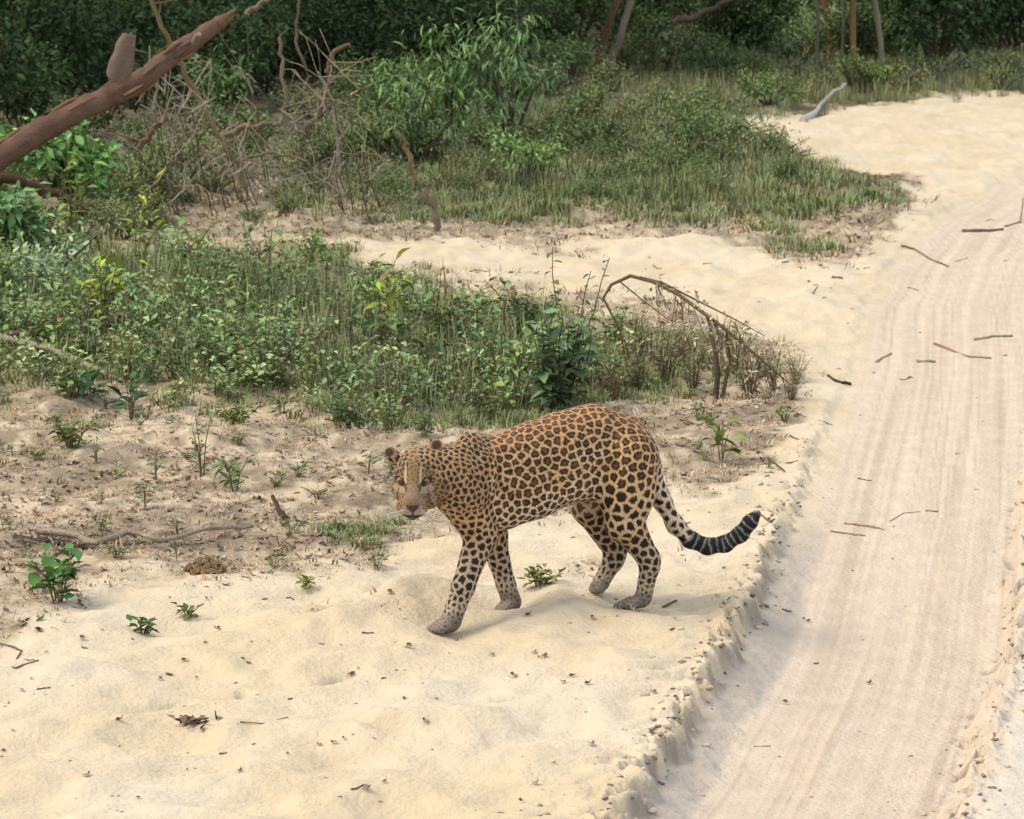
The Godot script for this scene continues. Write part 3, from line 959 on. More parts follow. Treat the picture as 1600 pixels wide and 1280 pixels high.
func face(p: Vector3, n: Vector3, c0: Color, base: Color, _nose: Vector3) -> Color:
	var c := c0
	var x := p.x + 0.4917          # metres to the viewer's right of the nose
	var y := p.y - 0.478           # above the nose leather
	var front := smoothstep(-0.1, 0.4, n.z)
	if p.z < 0.10: return c
	# muzzle bridge: greyish brown, forehead olive tan
	var bridge := smoothstep(lerpf(0.052, 0.020, clampf(y / 0.07, 0.0, 1.0)), lerpf(0.040, 0.010, clampf(y / 0.07, 0.0, 1.0)), absf(x)) * smoothstep(-0.005, 0.012, y) * smoothstep(0.10, 0.06, y) * front
	c = c.lerp(Color(0.20, 0.13, 0.08), bridge * 0.7)
	var brow := smoothstep(0.022, 0.012, absf(x)) * smoothstep(0.06, 0.10, y) * front
	c = c.lerp(Color(0.185, 0.115, 0.045), brow * 0.5)
	# pale strokes beside the bridge above the eyes, and pale patches under them
	for s in [-1.0, 1.0]:
		var sx: float = x * s
		var stroke := smoothstep(0.0055, 0.0025, absf(sx - 0.027)) * smoothstep(0.05, 0.075, y) * smoothstep(0.15, 0.11, y) * front
		c = c.lerp(Color(0.56, 0.41, 0.22), stroke * 0.55)
		var ex: float = sx - 0.0455
		var ey := y - 0.0765
		var under := smoothstep(0.03, 0.018, Vector2(ex - 0.004, (ey + 0.024) * 1.6).length()) * front
		c = c.lerp(Color(0.42, 0.32, 0.20), under * 0.5 * (0.75 + 0.25 * sin(p.x * 900.0 + p.y * 500.0)))
		var lid := Vector2(ex - 0.002, (ey - 0.001 - ex * 0.25) * 1.35).length()
		c = c.lerp(Color(0.015, 0.011, 0.009), smoothstep(0.0225, 0.0175, lid) * front)
		var tear := smoothstep(0.0055, 0.003, absf(ex + 0.019 - (ey + 0.01) * 0.2)) * smoothstep(-0.035, -0.02, ey) * smoothstep(0.004, -0.004, ey) * front
		c = c.lerp(Color(0.03, 0.02, 0.014), tear * 0.85)
		var cheek := smoothstep(0.04, 0.025, Vector2(sx - 0.062, (y - 0.012)).length()) * front
		c = c.lerp(Color(0.33, 0.25, 0.16), cheek * 0.0)
	# whisker pads, mouth, chin and nose leather
	var pad := smoothstep(0.052, 0.036, Vector2(x, (y + 0.022) * 1.5).length()) * front
	c = c.lerp(Color(0.27, 0.235, 0.18), pad * 0.85)
	var rows := absf(fposmod((y + 0.03) * 110.0, 1.0) - 0.5)
	c = c.lerp(Color(0.12, 0.09, 0.06), pad * smoothstep(0.2, 0.1, rows) * smoothstep(0.012, 0.02, absf(x)) * smoothstep(0.036, 0.03, absf(x)) * smoothstep(-0.03, -0.02, y) * 0.5)
	var mouth_y := -0.036 - 0.22 * absf(x) + 6.0 * x * x
	c = c.lerp(Color(0.02, 0.014, 0.012), smoothstep(0.0075, 0.0045, absf(y - mouth_y)) * smoothstep(0.05, 0.042, absf(x)) * front)
	c = c.lerp(Color(0.03, 0.02, 0.016), smoothstep(0.0045, 0.002, absf(x)) * smoothstep(-0.04, -0.034, y) * smoothstep(0.0, -0.008, y) * front)
	c = c.lerp(Color(0.05, 0.038, 0.03), smoothstep(0.016, 0.008, Vector2(x, y + 0.048).length()) * front * 0.85)
	for s in [-1.0, 1.0]:
		var edge := smoothstep(0.010, 0.004, absf(x * s - 0.066 + (y - 0.03) * 0.25)) * smoothstep(-0.02, 0.0, y) * smoothstep(0.075, 0.05, y) * front
		c = c.lerp(Color(0.58, 0.48, 0.34), edge * 0.15)
		var line := smoothstep(0.005, 0.002, absf(x * s - 0.052 - (0.06 - y) * 0.12)) * smoothstep(-0.02, 0.0, y) * smoothstep(0.06, 0.045, y) * front
		c = c.lerp(Color(0.04, 0.028, 0.018), line * 0.5)
	var leather := smoothstep(0.0025, -0.0025, absf(x) - 0.023 + clampf(-y - 0.002, 0.0, 0.03) * 1.0) * smoothstep(-0.020, -0.016, y) * smoothstep(0.010, 0.005, y) * front
	c = c.lerp(Color(0.062, 0.027, 0.024), leather)
	return c
# ---------------------------------------------------------------- grass, herbs, shrubs and trees
var leafy := vc_mat(0.72, 0.45, 0.22)
var grassy := vc_mat(0.8, 0.4, 0.2)
var woody := vc_mat(0.95, 0.0, 0.15)

func wood_texture() -> void:
	woody.albedo_texture = noise_tex(noise(41, 0.05, 5), 512, Color(0.45, 0.43, 0.40), Color(0.85, 0.84, 0.82), Color(1, 1, 1))
	woody.uv1_triplanar = true
	woody.uv1_world_triplanar = true
	woody.uv1_scale = Vector3(7, 1.8, 7)
	woody.heightmap_enabled = true
	woody.heightmap_texture = noise_tex(noise(42, 0.06, 4), 512, Color.BLACK, Color(0.5, 0.5, 0.5), Color.WHITE)
	woody.heightmap_scale = 1.0

func rnd_dir(up := 0.0) -> Vector3:
	var v := Vector3(rng.randfn(), rng.randfn(), rng.randfn())
	return (v.normalized() + Vector3.UP * up).normalized()

func shade(c: Color, lo := 0.75, hi := 1.3) -> Color:
	var s := rng.randf_range(lo, hi)
	var w := rng.randf_range(0.88, 1.14)
	return Color(c.r * s * w, c.g * s, c.b * s * rng.randf_range(0.8, 1.2))

func tuft(count: int, h: float, spread: float, w: float, lean: float, c0: Color, c1: Color) -> ArrayMesh:
	var b := MB.new()
	for i in count:
		var a := rng.randf() * TAU
		var r := sqrt(rng.randf()) * spread
		var l := Vector3(cos(a), 0, sin(a)) * rng.randf_range(0.1, 1.0) * lean + Vector3(rng.randf() - 0.5, 0, rng.randf() - 0.5) * 0.3
		b.blade(Vector3(cos(a) * r, -0.01, sin(a) * r), l, h * rng.randf_range(0.45, 1.1), w * rng.randf_range(0.7, 1.3), shade(c0), shade(c1))
	return b.mesh()

# short stems with oval leaves: [foliage mesh, stalk mesh]
func herb(stems: int, h: float, spread: float, leaf_len: float, per: int, green_c: Color, wide := 0.5, stalk_c := Color(0.26, 0.22, 0.12)) -> Array:
	var b := MB.new()
	var s := MB.new()
	for i in stems:
		var a := rng.randf() * TAU
		var lean := Vector3(cos(a), 0, sin(a)) * spread * rng.randf_range(0.2, 1.0)
		var top := Vector3(lean.x, h * rng.randf_range(0.55, 1.1), lean.z)
		var base := lean * 0.12
		var mid := base.lerp(top, 0.5) + Vector3(-lean.x * 0.15, h * 0.06, -lean.z * 0.15)
		s.tube([base - Vector3(0, 0.02, 0), mid, top], [0.003 + h * 0.003, 0.002 + h * 0.003, 0.0018], 4, stalk_c, rng, 0.1, false)
		for k in per:
			var t := pow((k + 0.7) / per, 0.8)
			var p := base.lerp(mid, t * 2.0) if t < 0.5 else mid.lerp(top, t * 2.0 - 1.0)
			var aa := k * 2.4 + rng.randf()
			var d := (Vector3(cos(aa), rng.randf_range(-0.3, 1.1), sin(aa))).normalized()
			var up := (Vector3.UP + rnd_dir() * 0.45).normalized()
			if absf(up.dot(d)) > 0.9: up = Vector3(-d.y, d.x, 0.3).normalized()
			var ll := leaf_len * rng.randf_range(0.6, 1.25)
			var lc := shade(green_c, 0.55, 1.35)
			if rng.randf() < 0.09: lc = shade(Color(0.20, 0.15, 0.085), 0.6, 1.3)
			b.leaf(p + d * 0.01, d, up, ll, ll * wide * rng.randf_range(0.7, 1.2), lc, rng.randf_range(0.0, 0.45))
	return [b.mesh(), s.mesh()]

# woody bush with leaves massed on fine twigs, ragged in outline
func bush_mesh(h: float, wid: float, limbs: int, leaves: int, leaf_len: float, green_c: Color, wide := 0.5, hang := 0.2) -> Array:
	var b := MB.new()
	var s := MB.new()
	var ends := []
	for i in limbs:
		var a := TAU * (i + rng.randf()) / limbs
		var out := wid * rng.randf_range(0.25, 1.0)
		var top := Vector3(cos(a) * out, h * rng.randf_range(0.35, 1.0), sin(a) * out)
		var mid := top * 0.5 + Vector3(0, h * 0.12, 0) + rnd_dir() * h * 0.05
		s.tube([Vector3(cos(a), -0.3, sin(a)) * 0.05, mid, top], [0.012 + h * 0.008, 0.008 + h * 0.005, 0.004], 5, Color(0.17, 0.14, 0.10), rng, 0.15, false)
		ends.append([mid, top])
		for q in 2:
			var e2 := mid.lerp(top, rng.randf()) + rnd_dir(0.3) * h * rng.randf_range(0.12, 0.3)
			s.tube([mid, e2], [0.006 + h * 0.003, 0.003], 4, Color(0.17, 0.14, 0.10), rng, 0.1, false)
			ends.append([mid, e2])
	for i in leaves:
		var e: Array = ends[rng.randi_range(0, ends.size() - 1)]
		var c: Vector3 = (e[0] as Vector3).lerp(e[1], rng.randf_range(0.1, 1.05))
		var p := c + rnd_dir() * absf(rng.randfn(0.0, 0.10)) * maxf(h, wid)
		if p.y < 0.02: p.y = rng.randf_range(0.02, 0.2) * h
		var d := (p - c).normalized() if p.distance_to(c) > 0.001 else rnd_dir()
		d = (d + rnd_dir() * 0.7 - Vector3.UP * hang).normalized()
		var up := (Vector3.UP + rnd_dir() * 0.5).normalized()
		if absf(up.dot(d)) > 0.9: up = Vector3(-d.y, d.x, 0.3).normalized()
		var ll := leaf_len * rng.randf_range(0.6, 1.3)
		b.leaf(p, d, up, ll, ll * wide, shade(green_c, 0.6, 1.35), rng.randf_range(0.0, 0.3))
	return [b.mesh(), s.mesh()]

func plant(called: String, parts: Array, label: String, category: String, p: Vector3, turn: float, group := "", names := ["foliage", "stem"]) -> Node3D:
	var t := thing(called, label, category, p, turn, group)
	t.set_meta("base_name", called)
	var fo := obj(names[0], parts[0], leafy, t)
	fo.set_meta("kind", "stuff")
	obj(names[1], parts[1], woody, t)
	return t

func twig_path(a: Vector3, b: Vector3, wob: float, steps: int) -> Array:
	var out := []
	var side := (b - a).cross(Vector3.UP).normalized()
	var off := 0.0
	var offy := 0.0
	for i in steps + 1:
		var t := float(i) / steps
		if i > 0 and i < steps:
			off += rng.randfn(0.0, wob)
			offy += rng.randfn(0.0, wob)
		out.append(a.lerp(b, t) + side * off * sin(PI * t) + Vector3.UP * offy * sin(PI * t))
	return out

func taper(n: int, r0: float, r1: float) -> Array:
	var o := []
	for i in n: o.append(lerpf(r0, r1, float(i) / (n - 1)))
	return o

func build_plants() -> void:
	wood_texture()
	var xf := []
	var cols := []
	# ---- short green grass
	var short := tuft(16, 0.075, 0.06, 0.006, 0.7, Color(0.13, 0.165, 0.065), Color(0.25, 0.29, 0.12))
	for i in 26000:
		var p := flat_at(rng.randf_range(-120, 1720), rng.randf_range(180, 1000))
		var g := green_at(p.x, p.z)
		if g < 0.5 or sand_at(p.x, p.z) > 0.9 or p.x - xe(-p.z) > -0.25: continue
		if rng.randf() > smoothstep(0.45, 0.95, g): continue
		p.y = height(p.x, p.z)
		var s := rng.randf_range(0.6, 1.3) * lerpf(0.8, 2.0, smoothstep(12.0, 30.0, -p.z))
		xf.append(Transform3D(Basis(Vector3.UP, rng.randf() * TAU).scaled(Vector3(s, s * rng.randf_range(0.7, 1.2), s)), p))
		cols.append(shade(Color(1, 1, 1), 0.7, 1.2))
	print("short grass ", xf.size())
	scatter("short_grass", short, grassy, xf, cols, "short green grass growing in patches on the sandy verge", "grass")
	# ---- dry grass and straw
	xf = []; cols = []
	var straw := tuft(9, 0.085, 0.09, 0.005, 1.9, Color(0.34, 0.255, 0.16), Color(0.52, 0.42, 0.28))
	for i in 26000:
		var p := flat_at(rng.randf_range(-120, 1720), rng.randf_range(200, 980))
		var s0 := sand_at(p.x, p.z)
		if s0 > 0.62 + rng.randf() * 0.15 or p.x - xe(-p.z) > -0.2: continue
		if n_zone2.get_noise_2d(p.x * 1.6 + 8.0, p.z * 1.2) + rng.randf() * 0.35 < 0.16: continue
		p.y = height(p.x, p.z)
		var s := rng.randf_range(0.4, 1.2) * lerpf(0.8, 2.0, smoothstep(12.0, 30.0, -p.z))
		xf.append(Transform3D(Basis(Vector3.UP, rng.randf() * TAU).scaled(Vector3(s * 1.3, s * rng.randf_range(0.25, 0.8), s * 1.3)), p))
		cols.append(shade(Color(0.9, 0.9, 0.9), 0.5, 1.2))
	print("straw ", xf.size())
	scatter("dry_grass", straw, grassy, xf, cols, "thin dry straw and dead grass over the brown litter ground", "dry grass")
	# ---- leaf litter
	xf = []; cols = []
	var lb := MB.new()
	lb.leaf(Vector3(-0.02, 0.002, 0), Vector3.RIGHT, Vector3.UP, 0.042, 0.02, Color(1, 1, 1), -0.15)
	var litter := lb.mesh()
	for i in 40000:
		var p := flat_at(rng.randf_range(-100, 1700), rng.randf_range(150, 1200))
		var s0 := sand_at(p.x, p.z)
		if s0 > 0.7 or p.x - xe(-p.z) > 0.0: continue
		if s0 > 0.5 and rng.randf() < 0.5: continue
		p.y = height(p.x, p.z) + 0.004
		if n_zone.get_noise_2d(p.x * 2.0 - 30.0, p.z * 1.5) + blobs(litter_strip, p.x, p.z) < rng.randf_range(-0.35, 0.35): continue
		var s := rng.randf_range(0.4, 1.6) * lerpf(0.8, 1.8, smoothstep(14.0, 35.0, -p.z))
		xf.append(Transform3D(Basis(rnd_dir(), rng.randf_range(0, 0.9)) * Basis(Vector3.UP, rng.randf() * TAU).scaled(Vector3(s, s, s)), p))
		cols.append(shade([Color(0.20, 0.13, 0.075), Color(0.30, 0.22, 0.14), Color(0.11, 0.08, 0.05), Color(0.40, 0.33, 0.24)][rng.randi_range(0, 3)]))
	scatter("leaf_litter", litter, leafy, xf, cols, "fallen brown and grey leaves strewn over the ground beside the track", "leaf litter")
	# ---- tall grass of the thicket and the far verge
	xf = []; cols = []
	var tall := tuft(15, 0.32, 0.10, 0.006, 0.55, Color(0.12, 0.15, 0.065), Color(0.27, 0.30, 0.15))
	for i in 24000:
		var p := flat_at(rng.randf_range(-120, 1720), rng.randf_range(60, 640) if i % 2 else rng.randf_range(50, 240))
		var g := green_at(p.x, p.z)
		if p.z > -22.0 and rng.randf() < 0.6: continue
		if g < 0.62 or sand_at(p.x, p.z) > 0.8 or p.x - xe(-p.z) > -0.4: continue
		if rng.randf() > smoothstep(0.6, 1.2 if p.z > -22.0 or p.z < -38.0 else 1.7, g): continue
		p.y = height(p.x, p.z)
		var s := rng.randf_range(0.4, 1.15) * lerpf(0.85, 0.95, smoothstep(15.0, 40.0, -p.z)) * (0.5 + 0.6 * clampf(g - 0.4, 0.0, 1.0))
		xf.append(Transform3D(Basis(Vector3.UP, rng.randf() * TAU).scaled(Vector3(s, s, s)), p))
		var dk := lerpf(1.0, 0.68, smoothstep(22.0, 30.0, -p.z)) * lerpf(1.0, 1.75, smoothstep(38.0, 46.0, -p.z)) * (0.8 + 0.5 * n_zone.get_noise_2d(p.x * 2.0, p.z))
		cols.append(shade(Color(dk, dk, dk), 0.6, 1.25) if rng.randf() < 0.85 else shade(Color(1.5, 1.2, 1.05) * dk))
	print("tall ", xf.size())
	scatter("tall_grass", tall, grassy, xf, cols, "taller green grass filling the thicket and the far verge", "grass")
	# ---- herbs of the thicket
	var kinds := [
		herb(9, 0.24, 0.22, 0.050, 13, Color(0.232, 0.341, 0.124), 0.5),
		herb(9, 0.19, 0.26, 0.04, 13, Color(0.300, 0.396, 0.161), 0.6),
		herb(6, 0.34, 0.20, 0.062, 12, Color(0.191, 0.301, 0.099), 0.45),
		herb(8, 0.16, 0.24, 0.033, 15, Color(0.328, 0.365, 0.149), 0.7),
		herb(8, 0.27, 0.28, 0.050, 13, Color(0.245, 0.365, 0.149), 0.5)]
	for k in 3: kinds.append(herb([7, 6, 8][k], [0.26, 0.30, 0.18][k], 0.25, [0.055, 0.042, 0.035][k], 13, [Color(0.089, 0.150, 0.056), Color(0.126, 0.192, 0.085), Color(0.273, 0.264, 0.147)][k], 0.5))
	var heads := []
	var place := func(px: float, py: float, k: int, s: float) -> void:
		var p := at(px, py)
		var look: String = ["mid green broad leaved herb", "pale grey green low herb", "tall narrow leaved green herb", "low yellowish small leaved herb", "spreading bluish green herb", "dark green broad leaved herb", "dull green upright herb", "withered brownish green low herb"][k]
		var side := "in the left half of the thicket" if px < 420.0 else "in the thicket behind the leopard"
		var label := "%s growing %s" % [look, side]
		var group := "%ss %s" % [look, side]
		if heads.size() <= k:
			heads.append(plant("leafy_herb", kinds[k], label, "herb", p, rng.randf() * TAU, group))
			heads[k].scale = Vector3.ONE * s
		else:
			copy_of(heads[k], p, rng.randf() * TAU, Vector3(s, s * rng.randf_range(0.8, 1.2), s), label, group)
	var made := 0
	for i in 4000:
		var px := rng.randf_range(-60, 1000)
		var py := rng.randf_range(420, 690)
		var p := flat_at(px, py)
		var g := green_at(p.x, p.z)
		if sand_at(p.x, p.z) > 0.75 or rng.randf() > smoothstep(0.45, 1.2, g) or p.z > -13.9: continue
		place.call(px, py, made if made < 8 else rng.randi_range(0, 7), rng.randf_range(0.5, 1.3))
		made += 1
		if made >= 220: break
	for i in 80:
		var px := rng.randf_range(-60, 340)
		place.call(px, rng.randf_range(395, 600), i % 8, rng.randf_range(0.7, 1.25))
	print("herbs ", made)
	# ---- marked plants
	var yellow := herb(5, 0.34, 0.16, 0.075, 9, Color(0.26, 0.32, 0.05), 0.38)
	plant("young_shoot", yellow, "bright yellow green shoot rising in the thicket behind the leopard's head", "plant", at(598, 545), 0.4).scale = Vector3.ONE * 1.5
	plant("yellow_plant", herb(4, 0.32, 0.14, 0.09, 7, Color(0.30, 0.33, 0.04), 0.35), "yellow leaved young plant in the left part of the thicket", "plant", at(160, 520), 1.4).scale = Vector3.ONE * 1.5
	plant("tall_seedling", herb(3, 0.55, 0.12, 0.085, 10, Color(0.20, 0.27, 0.05), 0.36), "thin yellow green seedling below the end of the low dead branch", "seedling", at(215, 440), 2.2).scale = Vector3.ONE * 1.3
	plant("yellow_sprout", herb(4, 0.3, 0.16, 0.10, 6, Color(0.32, 0.35, 0.05), 0.3), "small yellow sprout just above the low dead branch", "sprout", at(232, 350), 0.7).scale = Vector3.ONE * 1.3
	plant("climbing_shoot", herb(4, 0.55, 0.16, 0.08, 12, Color(0.17, 0.25, 0.06), 0.45), "light green climber on the low dead branch under the log", "climber", at(118, 385), 1.9).scale = Vector3.ONE * 1.5
	plant("small_plant", herb(7, 0.20, 0.16, 0.075, 8, Color(0.075, 0.17, 0.045), 0.6), "small bushy green plant alone on sand at the left edge", "plant", at(90, 942), 0.2)
	plant("clover_sprig", herb(6, 0.055, 0.06, 0.04, 5, Color(0.07, 0.13, 0.035), 0.7), "dark green sprig on bare sand left of the leopard's front paw", "sprig", at(222, 990), 0.2)
	plant("clover_sprig", herb(5, 0.045, 0.05, 0.035, 5, Color(0.13, 0.18, 0.06), 0.7), "pale green sprig on bare sand beside the darker sprig", "sprig", at(294, 968), 1.2)
	plant("tiny_sprig", herb(4, 0.045, 0.04, 0.03, 5, Color(0.17, 0.22, 0.05), 0.7), "tiny yellow green sprig below the green grass patch left of the leopard", "sprig", at(474, 916), 1.2)
	plant("leaf_shoot", herb(3, 0.20, 0.06, 0.12, 4, Color(0.16, 0.23, 0.05), 0.4), "upright green leaf shoot on dry ground above the leopard's tail", "shoot", at(1128, 722), 1.0)
	plant("round_herb", herb(10, 0.14, 0.18, 0.05, 10, Color(0.13, 0.16, 0.045), 0.6), "olive green herb clump on dry ground at far left", "herb", at(112, 698), 0.0)
	plant("grassy_clump", herb(12, 0.10, 0.12, 0.06, 7, Color(0.12, 0.18, 0.03), 0.3), "bright little green clump in the dry ground below the thicket", "clump", at(368, 672), 0.0)
	plant("thin_weed", herb(4, 0.26, 0.12, 0.05, 9, Color(0.12, 0.15, 0.06), 0.5), "thin weed standing in the dry litter left of the leopard", "weed", at(316, 740), 0.0)
	plant("thin_weed", herb(4, 0.2, 0.14, 0.06, 8, Color(0.10, 0.15, 0.055), 0.5), "short weed with broad leaves right of the thin weed", "weed", at(366, 768), 0.0)
	plant("blue_green_weed", herb(5, 0.26, 0.2, 0.08, 8, Color(0.09, 0.17, 0.08), 0.5), "blue green weed at the near edge of the left thicket", "weed", at(205, 655), 0.0)
	plant("broad_weed", herb(4, 0.14, 0.16, 0.11, 6, Color(0.10, 0.19, 0.08), 0.5), "broad leaved weed by the pale stick in the left thicket", "weed", at(140, 620), 0.0)
	plant("pale_seedling", herb(2, 0.16, 0.08, 0.09, 5, Color(0.22, 0.28, 0.07), 0.5), "pale seedling with big leaves just above the leopard's shoulders", "seedling", at(790, 650), 0.0)
	plant("foot_weed", herb(8, 0.06, 0.10, 0.04, 8, Color(0.17, 0.20, 0.05), 0.5), "yellowish weed on sand between the leopard's front and hind legs", "weed", at(842, 915), 0.0)
	# ---- little weeds over the dry ground
	var wl := "small weed growing on the dry littered ground"
	var wg := "small weeds on the dry ground"
	var wh := [herb(5, 0.09, 0.09, 0.045, 6, Color(0.17, 0.21, 0.09), 0.5), herb(7, 0.06, 0.10, 0.03, 7, Color(0.22, 0.24, 0.10), 0.6), herb(3, 0.15, 0.07, 0.05, 6, Color(0.16, 0.21, 0.10), 0.45)]
	var wn := []
	var tries := 0
	while wn.size() < 50 and tries < 3000:
		tries += 1
		var px := rng.randf_range(-20, 660) if tries % 4 else rng.randf_range(1000, 1280)
		var py := rng.randf_range(620, 900) if tries % 4 else rng.randf_range(640, 800)
		var q := flat_at(px, py)
		if sand_at(q.x, q.z) > 0.75 or n_zone2.get_noise_2d(q.x + 3.0, q.z) < -0.05: continue
		var k := wn.size()
		wl = "%s on dry littered ground %s" % [["small leafy weed", "flat little weed", "thin upright little weed"][k % 3], "left of the leopard" if px < 800.0 else "above the leopard's tail"]
		wg = wl + ", several"
		if k < 3: wn.append(plant("small_weed", wh[k], wl, "weed", at(px, py), rng.randf() * TAU, wg))
		else: wn.append(copy_of(wn[k % 3], at(px, py), rng.randf() * TAU, Vector3.ONE * rng.randf_range(0.35, 0.95), wl, wg))
	# ---- dark broad leaved shrub behind the leopard's back: every leaf a piece
	var sh := thing("broadleaf_shrub", "dark green broad leaved shrub with tall sprigs behind the leopard's back", "shrub", at(872, 646))
	var stems := MB.new()
	var leaves := []
	for tone in 6:
		var b := MB.new()
		b.leaf(Vector3.ZERO, Vector3(0, 0, 1), Vector3.UP, 1.0, rng.randf_range(0.5, 0.62), shade(Color(0.12, 0.18, 0.085), 0.6, 1.5), 0.12 + 0.05 * tone)
		leaves.append(b.mesh())
	for i in 17:
		var a := rng.randf() * TAU
		var tallone := i < 3
		var rr := rng.randf_range(0.05, 0.24)
		var top: Vector3 = [Vector3(-0.03, 0.86, -0.05), Vector3(0.17, 0.74, 0.02), Vector3(0.27, 0.80, -0.08)][i] if tallone else Vector3(cos(a) * rr, rng.randf_range(0.18, 0.60), sin(a) * rr)
		var path := twig_path(Vector3(cos(a) * 0.04, -0.03, sin(a) * 0.04), top, 0.02, 6)
		stems.tube(path, taper(7, 0.006, 0.002), 5, Color(0.16, 0.13, 0.07), rng, 0.1, false)
		var cnt := 15 if tallone else 17
		for k in cnt:
			var t := lerpf(0.15, 1.0, (k + 0.5) / cnt)
			var seg := int(t * 5.99)
			var p: Vector3 = (path[seg] as Vector3).lerp(path[seg + 1], t * 6.0 - seg if t < 1.0 else 1.0)
			var aa := k * 2.4 + i
			var d := Vector3(cos(aa), rng.randf_range(-0.4, 0.5), sin(aa)).normalized()
			var up := (Vector3.UP + rnd_dir() * 0.5).normalized()
			var size := rng.randf_range(0.065, 0.115) * (0.62 if tallone and t > 0.5 else 1.0)
			var side := up.cross(d).normalized()
			var lo := obj("leaf", leaves[rng.randi_range(0, 5)], leafy, sh)
			lo.transform = Transform3D(Basis(side, d.cross(side), d).scaled(Vector3.ONE * size), p)
	obj("stem", stems.mesh(), woody, sh)
	# ---- arched dead branch with hanging twigs right of the shrub
	var ar := thing("arched_branch", "dead branch arching over the grass right of the dark shrub, thin twigs hanging", "dead branch", at(1120, 625))
	var d0 := -ar.position.z
	var loc := func(px: float, py: float, dd: float) -> Vector3: return air(px, py, d0 + dd) - ar.position
	var ab := MB.new()
	var arc := [loc.call(940, 470, 0.5), loc.call(955, 445, 0.5), loc.call(985, 431, 0.45), loc.call(1020, 440, 0.35), loc.call(1060, 460, 0.2), loc.call(1100, 490, 0.1), loc.call(1130, 512, 0.0), loc.call(1170, 545, -0.05), loc.call(1210, 580, -0.1), loc.call(1240, 605, -0.1)]
	ab.tube(arc, [0.006, 0.010, 0.011, 0.011, 0.011, 0.010, 0.009, 0.007, 0.005, 0.003], 6, Color(0.24, 0.17, 0.095), rng)
	ab.tube([loc.call(1000, 433, 0.4), loc.call(1035, 442, 0.35), loc.call(1090, 470, 0.2), loc.call(1150, 500, 0.1), loc.call(1195, 525, 0.0)], [0.007, 0.007, 0.006, 0.004, 0.002], 5, Color(0.26, 0.19, 0.11), rng)
	ab.tube([loc.call(942, 465, 0.5), loc.call(955, 490, 0.5), loc.call(968, 515, 0.5), loc.call(985, 600, 0.4)], [0.007, 0.006, 0.006, 0.004], 5, Color(0.20, 0.14, 0.08), rng)
	ab.tube([loc.call(968, 440, 0.45), loc.call(1005, 470, 0.4), loc.call(1045, 500, 0.3)], [0.005, 0.004, 0.003], 4, Color(0.28, 0.22, 0.13), rng)
	ab.tube([loc.call(1118, 628, 0.0), loc.call(1122, 580, 0.0), loc.call(1116, 545, 0.0), loc.call(1105, 492, 0.1)], [0.018, 0.015, 0.012, 0.008], 6, Color(0.20, 0.155, 0.11), rng)
	ab.tube([loc.call(1128, 628, 0.0), loc.call(1140, 560, 0.0), loc.call(1135, 515, 0.0)], [0.012, 0.010, 0.006], 6, Color(0.22, 0.17, 0.12), rng)
	obj("branch", ab.mesh(), woody, ar)
	var tw := MB.new()
	for i in 70:
		var t := rng.randf_range(2.8, 8.9)
		var q: Vector3 = (arc[int(t)] as Vector3).lerp(arc[int(t) + 1], t - int(t))
		q += Vector3(rng.randfn(0, 0.03), rng.randf_range(-0.03, 0.02), rng.randfn(0, 0.1))
		var e := q + Vector3(rng.randfn(0.02, 0.05), -rng.randf_range(0.08, 0.34), rng.randfn(0, 0.05))
		tw.tube([q, q.lerp(e, 0.5) + Vector3(rng.randfn(0, 0.012), 0, 0), e], [0.0028, 0.0022, 0.001], 4, shade(Color(0.30, 0.22, 0.14)), rng, 0.1, false)
	obj("hanging_twigs", tw.mesh(), woody, ar).set_meta("kind", "stuff")
	var lf := MB.new()
	for i in 420:
		var t := rng.randf_range(3.0, 8.9)
		var q: Vector3 = (arc[int(t)] as Vector3).lerp(arc[int(t) + 1], t - int(t)) + Vector3(rng.randfn(0.03, 0.06), rng.randf_range(-0.22, 0.03), rng.randfn(0, 0.12))
		q.y = maxf(q.y, 0.02)
		var up := (Vector3.UP + rnd_dir() * 0.8).normalized()
		var d := Vector3(rng.randfn(), rng.randfn() * 0.5 - 0.4, rng.randfn()).normalized()
		if absf(up.dot(d)) > 0.9: continue
		lf.leaf(q, d, up, rng.randf_range(0.025, 0.05), 0.016, shade([Color(0.16, 0.17, 0.07), Color(0.30, 0.24, 0.15), Color(0.42, 0.36, 0.25)][rng.randi_range(0, 2)]), 0.2)
	obj("withered_leaves", lf.mesh(), leafy, ar).set_meta("kind", "stuff")
	# grass sprays at its feet
	var spray := herb(16, 0.30, 0.22, 0.04, 10, Color(0.22, 0.21, 0.11), 0.3, Color(0.30, 0.24, 0.14))
	var sg := "withered weeds around the arched dead branch"
	var sl := "withered grey green weed at the foot of the arched dead branch"
	var s0 := plant("withered_weed", spray, sl, "weed", at(1040, 600), 0.0, sg)
	for q in [[1000, 610, 0.9], [1080, 610, 0.9], [1170, 618, 0.9], [1210, 612, 0.75], [1245, 600, 0.6], [960, 625, 0.8], [1150, 590, 0.9], [1235, 625, 0.5], [1000, 560, 0.8], [1060, 570, 0.9]]:
		copy_of(s0, at(q[0], q[1]), rng.randf() * TAU, Vector3.ONE * q[2], sl, sg)
	build_woods()

